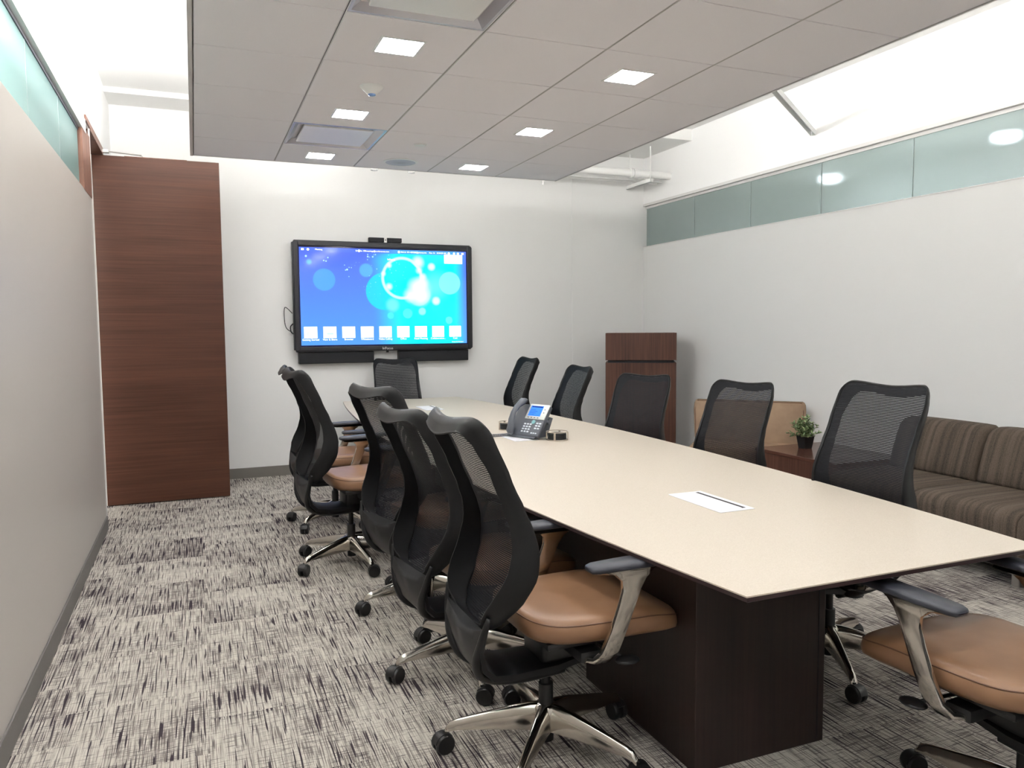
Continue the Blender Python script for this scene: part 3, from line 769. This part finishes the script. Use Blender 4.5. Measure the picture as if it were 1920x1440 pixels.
    # --- arms
    for s in (-1, 1):
        bm = B()
        # blade: centreline points (x, y, z, halfwidth along x, halfthickness)
        CL = [(0.060, 0.150, 0.382, 0.030, 0.009), (0.062, 0.215, 0.378, 0.030, 0.010), (0.070, 0.255, 0.388, 0.030, 0.011), (0.085, 0.278, 0.420, 0.031, 0.011), (0.112, 0.287, 0.490, 0.030, 0.010),
              (0.140, 0.287, 0.560, 0.031, 0.009), (0.160, 0.284, 0.610, 0.034, 0.009), (0.170, 0.281, 0.640, 0.046, 0.009), (0.172, 0.277, 0.660, 0.070, 0.012), (0.160, 0.272, 0.668, 0.105, 0.022), (0.160, 0.268, 0.677, 0.130, 0.032)]
        secs = []
        for i, (x, y, z, hw, ht) in enumerate(CL):
            a, b = CL[max(0, i-1)], CL[min(len(CL)-1, i+1)]
            dy, dz = b[1]-a[1], b[2]-a[2]; l = math.hypot(dy, dz); ny, nz = dz/l, -dy/l
            pr = [(-1, 0.0), (-0.93, 0.8), (-0.6, 1), (0.6, 1), (0.93, 0.8), (1, 0.0), (0.93, -0.8), (0.6, -1), (-0.6, -1), (-0.93, -0.8)]
            secs.append([(x+hw*p, s*(y+ny*ht*q), z+nz*ht*q) for p, q in pr])
        if s < 0: secs = [q[::-1] for q in secs]
        loft(bm, secs)
        ar = obj('armrest', bm, M['chrome'], root, smooth=True, auto=50); UP.append(ar)
        bm = B(); secs = []
        for (u, w, z0, z1) in ((-0.150, 0.016, 0.680, 0.690), (-0.145, 0.028, 0.677, 0.694), (-0.125, 0.036, 0.676, 0.697), (-0.04, 0.041, 0.677, 0.699), (0.07, 0.043, 0.678, 0.701), (0.15, 0.040, 0.679, 0.702), (0.178, 0.030, 0.681, 0.700), (0.185, 0.016, 0.684, 0.696)):
            x = 0.165+u; cy_ = 0.268
            secs.append([(x, s*(cy_-w), z0+0.006), (x, s*(cy_-w*0.8), z0), (x, s*(cy_+w*0.8), z0), (x, s*(cy_+w), z0+0.006), (x, s*(cy_+w), z1-0.006), (x, s*(cy_+w*0.85), z1), (x, s*(cy_-w*0.85), z1), (x, s*(cy_-w), z1-0.006)])
        loft(bm, secs)
        obj('arm_pad', bm, M['pad'], ar, smooth=True, auto=50)
    # --- column
    bm = B(); cyl(bm, (0, 0, 0.042), (0, 0, 0.15), 0.026, n=24); cyl(bm, (0, 0, 0.15), (0, 0, 0.24), 0.025, n=24); cyl(bm, (0, 0, 0.24), (0, 0, 0.40), 0.015, n=20)
    obj('gas_column', bm, M['black'], root, smooth=True, auto=40)
    for q in UP: q['up'] = 1
def leg_mesh(bm):
    St = [(0.010, 0.126, 0.092, 0.026), (0.05, 0.127, 0.090, 0.025), (0.11, 0.122, 0.080, 0.022), (0.18, 0.113, 0.064, 0.019), (0.25, 0.104, 0.048, 0.016), (0.30, 0.097, 0.036, 0.015), (0.330, 0.089, 0.030, 0.014), (0.345, 0.072, 0.020, 0.012), (0.350, 0.060, 0.008, 0.010)]
    secs = []
    for x, zc, h, w in St:
        zt_, zb = zc+h*0.5, zc-h*0.5
        secs.append([(x, -w*1.0, zb+0.003), (x, -w*0.7, zb), (x, w*0.7, zb), (x, w, zb+0.003), (x, w*0.95, zc+h*0.1), (x, w*0.55, zt_-0.004), (x, w*0.25, zt_), (x, -w*0.25, zt_), (x, -w*0.55, zt_-0.004), (x, -w*0.95, zc+h*0.1)])
    loft(bm, secs)
def build_base(root):
    b = bpy.data.objects.new('star_base', None); C.objects.link(b)
    bm = B(); lathe(bm, [(0.028, 0.085), (0.040, 0.09), (0.042, 0.16), (0.036, 0.168), (0.027, 0.172)], 28)
    b = obj('star_base', bm, M['chrome'], root, smooth=True, auto=45)
    bm0 = B(); leg_mesh(bm0)
    lg = obj('base_leg', bm0, M['chrome'], b, smooth=True, auto=45)
    bm = B()
    for s in (-1, 1):
        lathe_pts = [(0.006, 0), (0.025, 0), (0.033, 0.004), (0.034, 0.010), (0.034, 0.018), (0.031, 0.023), (0.010, 0.023)]
        n0 = len(bm.verts); lathe(bm, lathe_pts, 24); bm.verts.ensure_lookup_table()
        m_ = Matrix.Translation((0.012, s*0.004, 0.034)) @ Matrix.Rotation(-s*PI/2, 4, 'X')
        bmesh.ops.transform(bm, matrix=m_, verts=bm.verts[n0:])
    # hood and stem
    hood = []
    for i in range(9):
        a = PI*(0.05+0.75*i/8); hood.append((0.012+math.cos(a)*0.037, 0.034+math.sin(a)*0.037))
    secs = [[(x, -0.017, z), (x, 0.017, z), (x*0.86+0.0017, 0.017, 0.03+(z-0.03)*0.86), (x*0.86+0.0017, -0.017, 0.03+(z-0.03)*0.86)] for x, z in hood]
    loft(bm, secs)
    cyl(bm, (0, 0, 0.050), (0, 0, 0.075), 0.009, n=12)
    cs = obj('caster', bm, M['wheel'], b, smooth=True, auto=45)
    cs.location = (0.342, 0, 0); cs.rotation_euler = (0, 0, 0.9)
    rr = random.Random(3)
    for k in range(5):
        a = 2*PI*k/5
        l2 = lg if k == 0 else lg.copy(); c2 = cs if k == 0 else cs.copy()
        if k: C.objects.link(l2); C.objects.link(c2)
        l2.parent = b; l2.rotation_euler = (0, 0, a)
        c2.parent = b; c2.location = (0.342*math.cos(a), 0.342*math.sin(a), 0); c2.rotation_euler = (0, 0, a+rr.uniform(-1.2, 1.2)+1.2)
    return b
CHG = 'high back task chairs round the conference table'
proto = thing('task_chair', '', '', (0, 0, 0), 0, CHG)
build_chair_parts(proto); build_base(proto)
def kids(o): return [c for c in bpy.data.objects if c.parent == o]
def copy_tree(o, parent=None):
    ch = kids(o)
    c = o.copy(); C.objects.link(c)
    if parent: c.parent = parent
    for k in ch: copy_tree(k, c)
    return c
def place(o, x, y, deg, dz, base_deg, label):
    o.location = (x, y, 0); o.rotation_euler = (0, 0, math.radians(deg)); o['label'] = label; o['category'] = 'chair'
    for c in kids(o):
        if c.get('up'): c.location.z = dz
        if c.name.startswith('star_base'): c.rotation_euler = (0, 0, math.radians(base_deg-deg))
CH = [
 # x, y, facing, rise, base angle, label
 (1.065, 2.32, 1, 0.020, 158, 'black mesh task chair with tan seat, nearest of the left side row'),
 (1.06, 3.05, 9, -0.022, 184, 'black mesh task chair on the left side, directly behind the nearest one'),
 (1.09, 3.83, 18, 0.012, 181, 'black mesh task chair on the left side, third of the overlapping row'),
 (0.855, 4.74, 6, 0.05, 207, 'task chair pulled out from table with whole profile and base in view'),
 (0.93, 5.78, 0, 0.02, 222, 'farthest left side task chair, mostly hidden behind the pulled out one'),
 (1.84, 7.38, -95, -0.018, 30, 'task chair at the far table end under the wall display'),
 (2.75, 7.04, 180, -0.012, 20, 'mesh chair backrest rising directly behind the desk phone, farthest of the right side row'),
 (2.75, 5.94, 178, -0.047, 40, 'mesh chair backrest just right of the desk phone against the white wall'),
 (2.70, 4.63, 205, -0.056, 10, 'mesh chair backrest in front of the tall wooden cabinet'),
 (2.74, 3.68, 194, -0.047, 70, 'mesh chair backrest in front of the tan lounge chair'),
 (2.465, 2.47, 183, 0.032, 241, 'mesh chair backrest in front of the striped sofa and potted plant'),
 (2.125, 1.39, 92, -0.005, 20, 'task chair at the near table end with tan seat cut by the frame'),
]
order = []
for i in range(len(CH)):
    order.append(proto if i == 0 else copy_tree(proto))
for o, a in zip(order, CH): place(o, *a)

# ------------------------------------------------------------------ desk phone
ph = thing('desk_phone', 'grey office desk phone with blue lit screen on the cream tabletop', 'phone', (1.985, 4.53, 0.7466), math.radians(-118))
ph.rotation_euler = (0, 0, math.radians(-66))   # local -y faces the user
M['ph'] = mat('phone_charcoal', srgb(84, 88, 96), 0.38); M['phs'] = mat('phone_silver', srgb(205, 208, 205), 0.35, 0.2)
M['key'] = mat('phone_key', srgb(205, 212, 220), 0.4)
til = math.radians(54)
RT = Matrix.Translation((0, -0.085, 0.012)) @ Matrix.Rotation(til, 4, 'X')
bm = B(); rbox(bm, -0.13, 0.13, 0.0, 0.225, -0.022, 0.008, 0.007, 3, RT)
obj('body', bm, M['ph'], ph, smooth=True, auto=40)
bm = B(); prism_pts = [(-0.10, 0.002), (0.03, 0.002), (0.085, 0.115), (0.055, 0.125), (-0.085, 0.012)]
a = [bm.verts.new((-0.11, y, z)) for y, z in prism_pts]; b = [bm.verts.new((0.11, y, z)) for y, z in prism_pts]
bm.faces.new(a); bm.faces.new(b[::-1])
for i in range(5): bm.faces.new([a[i], b[i], b[(i+1) % 5], a[(i+1) % 5]])
obj('stand', bm, M['ph'], ph)
bm = B(); rbox(bm, -0.035, 0.13, 0.118, 0.228, 0.006, 0.013, 0.003, 2, RT); obj('faceplate', bm, M['phs'], ph, smooth=True, auto=40)
bm = B(); box(bm, -0.018, 0.085, 0.140, 0.214, 0.013, 0.0142, mtx=RT); obj('phone_screen', bm, emit('phone_lcd', (0.05, 0.20, 0.85, 1), 1.3), ph)
bm = B(); box(bm, -0.012, 0.079, 0.203, 0.211, 0.0143, 0.0146, mtx=RT)
for k in range(4): box(bm, -0.012, 0.03+0.01*((k*7) % 3), 0.150+k*0.011, 0.152+k*0.011, 0.0143, 0.0146, mtx=RT)
obj('screen_menu', bm, emit('phone_lcd_text', (0.02, 0.05, 0.30, 1), 0.6), ph)
bm = B()
for i in range(3):
    for j in range(4): rbox(bm, -0.020+i*0.024, -0.004+i*0.024, 0.022+j*0.018, 0.032+j*0.018, 0.007, 0.011, 0.001, 1, RT)
obj('keypad', bm, M['key'], ph)
bm = B()
for i in range(2):
    for j in range(3): rbox(bm, 0.078+i*0.024, 0.095+i*0.024, 0.050+j*0.018, 0.060+j*0.018, 0.007, 0.011, 0.001, 1, RT)
obj('function_keys', bm, M['key'], ph); bm = B()
for i in range(3): rbox(bm, 0.066+i*0.018, 0.078+i*0.018, 0.016, 0.024, 0.007, 0.011, 0.001, 1, RT)
obj('volume_keys', bm, M['key'], ph)
bm = B(); cyl(bm, RT @ Vector((0.052, 0.098, 0.007)), RT @ Vector((0.052, 0.098, 0.013)), 0.014, n=24); obj('navigation_ring', bm, mat('nav_ring', srgb(120, 170, 175), 0.3), ph)
bm = B()
for k in range(4): rbox(bm, -0.014+k*0.027, 0.0+k*0.027, 0.125, 0.131, 0.013, 0.015, 0.001, 1, RT)
for k in range(2): rbox(bm, 0.100, 0.110, 0.165+k*0.022, 0.171+k*0.022, 0.013, 0.015, 0.001, 1, RT)
obj('soft_key', bm, M['ph'], ph)
bm = B(); secs = []
for (y, z, w, h) in ((-0.010, 0.028, 0.018, 0.012), (0.002, 0.034, 0.028, 0.024), (0.035, 0.042, 0.029, 0.022), (0.07, 0.066, 0.024, 0.013), (0.12, 0.075, 0.022, 0.012), (0.17, 0.068, 0.024, 0.014), (0.212, 0.046, 0.029, 0.022), (0.240, 0.036, 0.028, 0.022), (0.250, 0.028, 0.018, 0.012)):
    secs.append([tuple(RT @ Vector((-0.085+w*math.cos(2*PI*k/14), y, z+h*math.sin(2*PI*k/14)))) for k in range(14)])
loft(bm, secs); obj('handset', bm, M['ph'], ph, smooth=True)
bm = B(); cyl(bm, RT @ Vector((0.13, 0.13, -0.03)), RT @ Vector((0.145, 0.13, -0.03)), 0.016, n=18); obj('side_knob', bm, M['ph'], ph)
# coiled handset cord lying on the table, towards the left
inv = Matrix.Rotation(math.radians(66), 4, 'Z')
bm = B(); pts = []
for k in range(330):
    u = k/329
    cx = 1.90-0.26*u; cyy = 4.62-0.015*math.sin(u*3); a = u*2*PI*30
    pw = Vector((cx-1.985, cyy-4.53+0.0085*math.cos(a), 0.011-0.0045+0.0085*math.sin(a)))
    pts.append(inv @ pw)
tube(bm, pts, 0.0026, 5); obj('coiled_cord', bm, M['ph'], ph, smooth=True)

# wire cable caddies
def caddy(x, y, rz, label):
    q = thing('cable_caddy', label, 'cable holder', (x, y, 0.737), rz, 'cable caddies on the table')
    R_ = 0.068
    circ = lambda r, z, n=40: [(r*math.cos(2*PI*k/n), r*math.sin(2*PI*k/n), z) for k in range(n)]
    bm = B(); tube(bm, circ(R_, 0.003), 0.0028, 6, closed=True); tube(bm, circ(R_, 0.052), 0.0028, 6, closed=True)
    for k in range(4):
        a = k*PI/2+0.5
        box(bm, R_-0.002, R_+0.003, -0.006, 0.006, 0.001, 0.054, mtx=Matrix.Rotation(a, 4, 'Z'))
        tube(bm, [(math.cos(a)*R_, math.sin(a)*R_, 0.003), (math.cos(a)*0.04, math.sin(a)*0.04, 0.003)], 0.002, 6)
    obj('wire_frame', bm, mat('caddy_wire', srgb(190, 178, 165), 0.3, 0.8), q, smooth=True, auto=50)
    bm = B()
    for j in range(5):
        for r in (0.046, 0.055): tube(bm, circ(r, 0.009+j*0.0075), 0.0042, 6, closed=True)
    obj('coiled_cable', bm, M['black'], q, smooth=True)
caddy(2.09, 4.365, 0.4, 'round wire caddy of black cable in front of the desk phone')
caddy(2.00, 4.96, 1.1, 'round wire caddy of black cable partly hidden behind the desk phone')

# ------------------------------------------------------------------ tall cabinet in the corner
cb = thing('tall_cabinet', 'tall dark wood lectern cabinet in the corner', 'cabinet', (4.29, 6.94, 0), math.radians(-31))
w2 = 0.365
bm = B(); box(bm, -w2, w2, 0.0, 0.42, 1.092, 1.376); obj('head_box', bm, M['podium'], cb, bevel=0.0015)
bm = B(); box(bm, -w2+0.025, w2-0.025, 0.02, 0.40, 1.06, 1.094); obj('reveal', bm, M['dark'], cb)
bm = B(); box(bm, -w2, w2, 0.02, 0.42, 0.06, 1.066); obj('body', bm, M['podium'], cb, bevel=0.0015)
bm = B(); box(bm, -w2+0.002, w2-0.002, 0.0, 0.0185, 0.065, 1.064); obj('door', bm, M['podium'], cb, bevel=0.0015)
bm = B(); box(bm, -w2+0.03, w2-0.03, 0.05, 0.40, 0.0, 0.06); obj('plinth', bm, M['dark'], cb)

# ------------------------------------------------------------------ tan corner lounge chair (faces the room diagonally)
lc = thing('lounge_chair', 'tan upholstered lounge chair set diagonally behind the side table', 'armchair', (4.47, 5.46, 0), math.radians(-46))
# local x along the back, local -y towards the room
bm = B(); secs = []
for (yf, yb, z, w) in ((-0.075, 0.06, 0.40, 0.445), (-0.075, 0.07, 0.46, 0.455), (-0.05, 0.075, 0.58, 0.465), (-0.02, 0.085, 0.70, 0.475), (-0.005, 0.085, 0.755, 0.472), (0.008, 0.078, 0.778, 0.462), (0.025, 0.06, 0.787, 0.445)):
    r = 0.035; ring_ = []
    for (cx, cyy, a0) in ((w-r, yb-r, 0), (-w+r, yb-r, 90), (-w+r, yf+r, 180), (w-r, yf+r, 270)):
        for k in range(5):
            a = math.radians(a0+k*22.5); ring_.append((cx+r*math.cos(a), cyy+r*math.sin(a), z))
    secs.append(ring_)
loft(bm, secs); bk = obj('backrest', bm, M['tanfab'], lc, smooth=True, auto=70)
bm = B()
for s in (-1, 1): tube(bm, [(s*0.435, -0.074, 0.44), (s*0.447, -0.046, 0.58), (s*0.457, -0.015, 0.70), (s*0.44, 0.012, 0.776)], 0.004, 6)
tube(bm, [(-0.44, 0.010, 0.779), (0.44, 0.010, 0.779)], 0.004, 6); obj('piping', bm, M['stitch'], bk)
bm = B(); prism(bm, [(-0.45, -0.07), (-0.42, -0.56), (0.0, -0.58), (0.08, -0.50), (0.36, -0.12), (0.40, -0.07)], 0.16, 0.44)
obj('seat', bm, M['tanfab'], lc, bevel=0.03, seg=4)
for x_, y_ in ((-0.38, -0.48), (-0.38, 0.0), (0.30, 0.0), (0.02, -0.46)):
    bm = B(); cyl(bm, (x_, y_, 0.0), (x_, y_, 0.165), 0.02, n=16); obj('leg', bm, M['steel'], lc, smooth=True, auto=40)

# ------------------------------------------------------------------ side table and plant
sd = thing('side_table', 'low dark wood cube side table between lounge chair and sofa', 'side table', (4.175, 4.15, 0))
bm = B(); prism(bm, [(0, 0), (0.69, 0), (0.69, 0.85), (0, 0.85)], 0.0, 0.435); obj('cabinet', bm, M['sidewood'], sd, bevel=0.002)
bm = B(); box(bm, -0.004, 0.694, -0.004, 0.854, 0.435, 0.46)
obj('top', bm, wood('side_table_top', srgb(70, 42, 35), srgb(104, 68, 56), 'y', 0.16, 60, spec=0.7), sd, bevel=0.002)
pt = thing('potted_plant', 'small leafy green plant in black pot on the side table', 'plant', (4.50, 4.80, 0.46))
bm = B()
R1 = [[bm.verts.new((sx_*r, sy_*r, z)) for sx_, sy_ in ((-1, -1), (1, -1), (1, 1), (-1, 1))] for r, z in ((0.036, 0.0), (0.049, 0.098), (0.052, 0.098), (0.052, 0.106), (0.046, 0.106), (0.042, 0.085))]
for p, q in zip(R1, R1[1:]):
    for k in range(4): bm.faces.new([p[k], p[(k+1) % 4], q[(k+1) % 4], q[k]])
bm.faces.new(R1[0][::-1]); obj('pot', bm, mat('pot_black', srgb(22, 22, 22), 0.5), pt, bevel=0.003)
bm = B(); box(bm, -0.043, 0.043, -0.043, 0.043, 0.08, 0.09); obj('soil', bm, mat('soil', srgb(40, 30, 24), 0.95), pt)
rp = random.Random(11); bs = B(); bl = B()
for i in range(46):
    a = rp.uniform(0, 2*PI); el = rp.uniform(0.15, 1.45); Ls = rp.uniform(0.08, 0.135)
    dr_ = Vector((math.cos(a)*math.cos(el), math.sin(a)*math.cos(el), math.sin(el)))
    p0 = Vector((math.cos(a)*0.015, math.sin(a)*0.015, 0.088)); pts = []
    for k in range(6):
        u = k/5; p = p0+Vector((0, 0, 0.03*u))+dr_*Ls*u+Vector((0, 0, -0.035*u*u*math.cos(el))); pts.append(p)
    tube(bs, pts, 0.0013, 5)
    for k in range(2, 6):
        for s in range(3 if k < 5 else 5):
            aa = rp.uniform(0, 2*PI); ld_ = (dr_*0.6+Vector((math.cos(aa), math.sin(aa), rp.uniform(-0.2, 0.8)))*0.8).normalized()
            side = ld_.cross(Vector((0, 0, 1)))
            if side.length < 0.01: continue
            side.normalize(); nrm = side.cross(ld_); ll = rp.uniform(0.024, 0.040); ww = ll*0.24; P_ = pts[k]
            c0 = [P_, P_+ld_*ll*0.3+side*ww+nrm*0.002, P_+ld_*ll*0.7+side*ww*0.8+nrm*0.001, P_+ld_*ll-nrm*0.003, P_+ld_*ll*0.7-side*ww*0.8+nrm*0.001, P_+ld_*ll*0.3-side*ww+nrm*0.002, P_+ld_*ll*0.5-nrm*0.003]
            v = [bl.verts.new(q) for q in c0]
            f_ = []
            for tri in ((0, 1, 6), (1, 2, 6), (2, 3, 6), (3, 4, 6), (4, 5, 6), (5, 0, 6)): f_.append(bl.faces.new([v[i_] for i_ in tri]))
lm = mat('leaf_green', srgb(96, 128, 72), 0.5); tt = NT(lm)
tt.l(tt.ramp(tt.noise(tt.coord(), 60, 1), [(0.32, srgb(78, 110, 64)), (0.5, srgb(132, 156, 104)), (0.64, srgb(196, 206, 164))]), tt.b.inputs['Base Color'])
obj('stems', bs, mat('stem_green', srgb(88, 110, 60), 0.6), pt); obj('leaves', bl, lm, pt)

# ------------------------------------------------------------------ striped sofa along the right wall
so = thing('sofa', 'brown striped armless sofa along the right wall', 'sofa', (0, 0, 0))
mods = [(3.42, 4.09), (2.75, 3.42), (2.08, 2.75)]
for (y0, y1) in mods:
    # seat: lofted profile along y with rounded front
    prof = [(4.86, 0.15), (4.07, 0.15), (4.045, 0.17), (4.035, 0.28), (4.035, 0.365), (4.045, 0.40), (4.075, 0.425), (4.13, 0.436), (4.35, 0.440), (4.62, 0.437), (4.86, 0.435)]
    bm = B(); ys_ = [(y0+0.004, 0.955), (y0+0.016, 0.99), (y0+0.10, 1.006), ((y0+y1)/2, 1.012), (y1-0.10, 1.006), (y1-0.016, 0.99), (y1-0.004, 0.955)]
    loft(bm, [[(4.45+(x-4.45)*(1 if k > 0.99 else 0.992), y, 0.15+(z-0.15)*k) for x, z in prof] for y, k in ys_])
    obj('seat_cushion', bm, M['stripe'], so, smooth=True, auto=60)
    profb = [(4.845, 0.436), (4.60, 0.436), (4.585, 0.46), (4.61, 0.55), (4.655, 0.68), (4.685, 0.745), (4.72, 0.775), (4.77, 0.785), (4.845, 0.783)]
    bm = B(); ys_ = [(y0+0.010, 0.86), (y0+0.020, 0.955), (y0+0.04, 0.993), (y0+0.10, 1.004), ((y0+y1)/2, 1.01), (y1-0.10, 1.004), (y1-0.04, 0.993), (y1-0.020, 0.955), (y1-0.010, 0.86)]
    loft(bm, [[(4.84+(x-4.84)*k, y, 0.436+(z-0.436)*k) for x, z in profb] for y, k in ys_])
    obj('back_cushion', bm, M['stripe'], so, smooth=True, auto=60)
for y_ in (2.14, 2.80, 3.42, 4.03):
    for x_ in (4.13, 4.78):
        bm = B(); cyl(bm, (x_, y_, 0.004), (x_, y_, 0.155), 0.022, n=20); lathe(bm, [(0.028, 0.0), (0.028, 0.004), (0.022, 0.006)], 20, (x_, y_, 0))
        obj('leg', bm, M['steel'], so, smooth=True, auto=40)

# ------------------------------------------------------------------ lights in the corridors and world
def area(name, loc, sx_, sy_, e, rot=(0, 0, 0), col=(1, 0.97, 0.92)):
    l = bpy.data.lights.new(name, 'AREA'); l.shape = 'RECTANGLE'; l.size = sx_; l.size_y = sy_; l.energy = e; l.color = col
    o = bpy.data.objects.new(name, l); C.objects.link(o); o.location = loc; o.rotation_euler = rot
    return o
area('corridor_lamp_left', (-1.35, 1.8, 3.40), 0.6, 3.6, 190)
bm = B(); box(bm, XR+0.13, 6.45, YF, YB, 2.93, 2.98); struct('ceiling.001', bm, M['ceil'], label='ceiling of the corridor beyond the right glass')
for yy_, nm_ in ((4.20, 'nearer'), (6.00, 'farther')):
    q = thing('corridor_light', f'bright lamp glowing blurred through the frosted right glass, {nm_} one', 'ceiling light', (5.87, yy_, 2.93), 0, 'corridor lamps beyond the right glass')
    bm = B(); lathe(bm, [(0.11, 0.0), (0.11, -0.02), (0.10, -0.022)], 24); obj('housing', bm, M['white'], q)
    bm = B(); lathe(bm, [(0.095, -0.022), (0.09, -0.06), (0.05, -0.075)], 24); obj('diffuser', bm, emit('corridor_diffuser', (0.86, 0.90, 1, 1), 520 if nm_ == 'nearer' else 120), q)
wd = bpy.data.worlds.new('World'); bpy.context.scene.world = wd; wd.use_nodes = True
wd.node_tree.nodes['Background'].inputs[0].default_value = (0.9, 0.95, 1, 1); wd.node_tree.nodes['Background'].inputs[1].default_value = 0.3

# ------------------------------------------------------------------ camera
cam = bpy.data.cameras.new('camera'); co = bpy.data.objects.new('camera', cam); C.objects.link(co)
yaw, pit, rol = [math.radians(a) for a in (22.24848507, 4.20181825, 0.443405)]
f = Vector((math.sin(yaw)*math.cos(pit), math.cos(yaw)*math.cos(pit), -math.sin(pit)))
r = Vector((math.cos(yaw), -math.sin(yaw), 0)); d = f.cross(r)
r2 = r*math.cos(rol)+d*math.sin(rol); d2 = d*math.cos(rol)-r*math.sin(rol)
mw = Matrix.Identity(4)
for i in range(3): mw[i][0] = r2[i]; mw[i][1] = -d2[i]; mw[i][2] = -f[i]
mw.translation = (0, 0, H); co.matrix_world = mw
cam.sensor_fit = 'HORIZONTAL'; cam.sensor_width = 36; cam.lens = 1449.3135/1920*36; cam.clip_start = 0.05
sc = bpy.context.scene; sc.camera = co
sc.view_settings.view_transform = 'Standard'; sc.view_settings.look = 'None'; sc.view_settings.gamma = 1
sc.view_settings.use_curve_mapping = False; sc.view_settings.exposure = 0.58
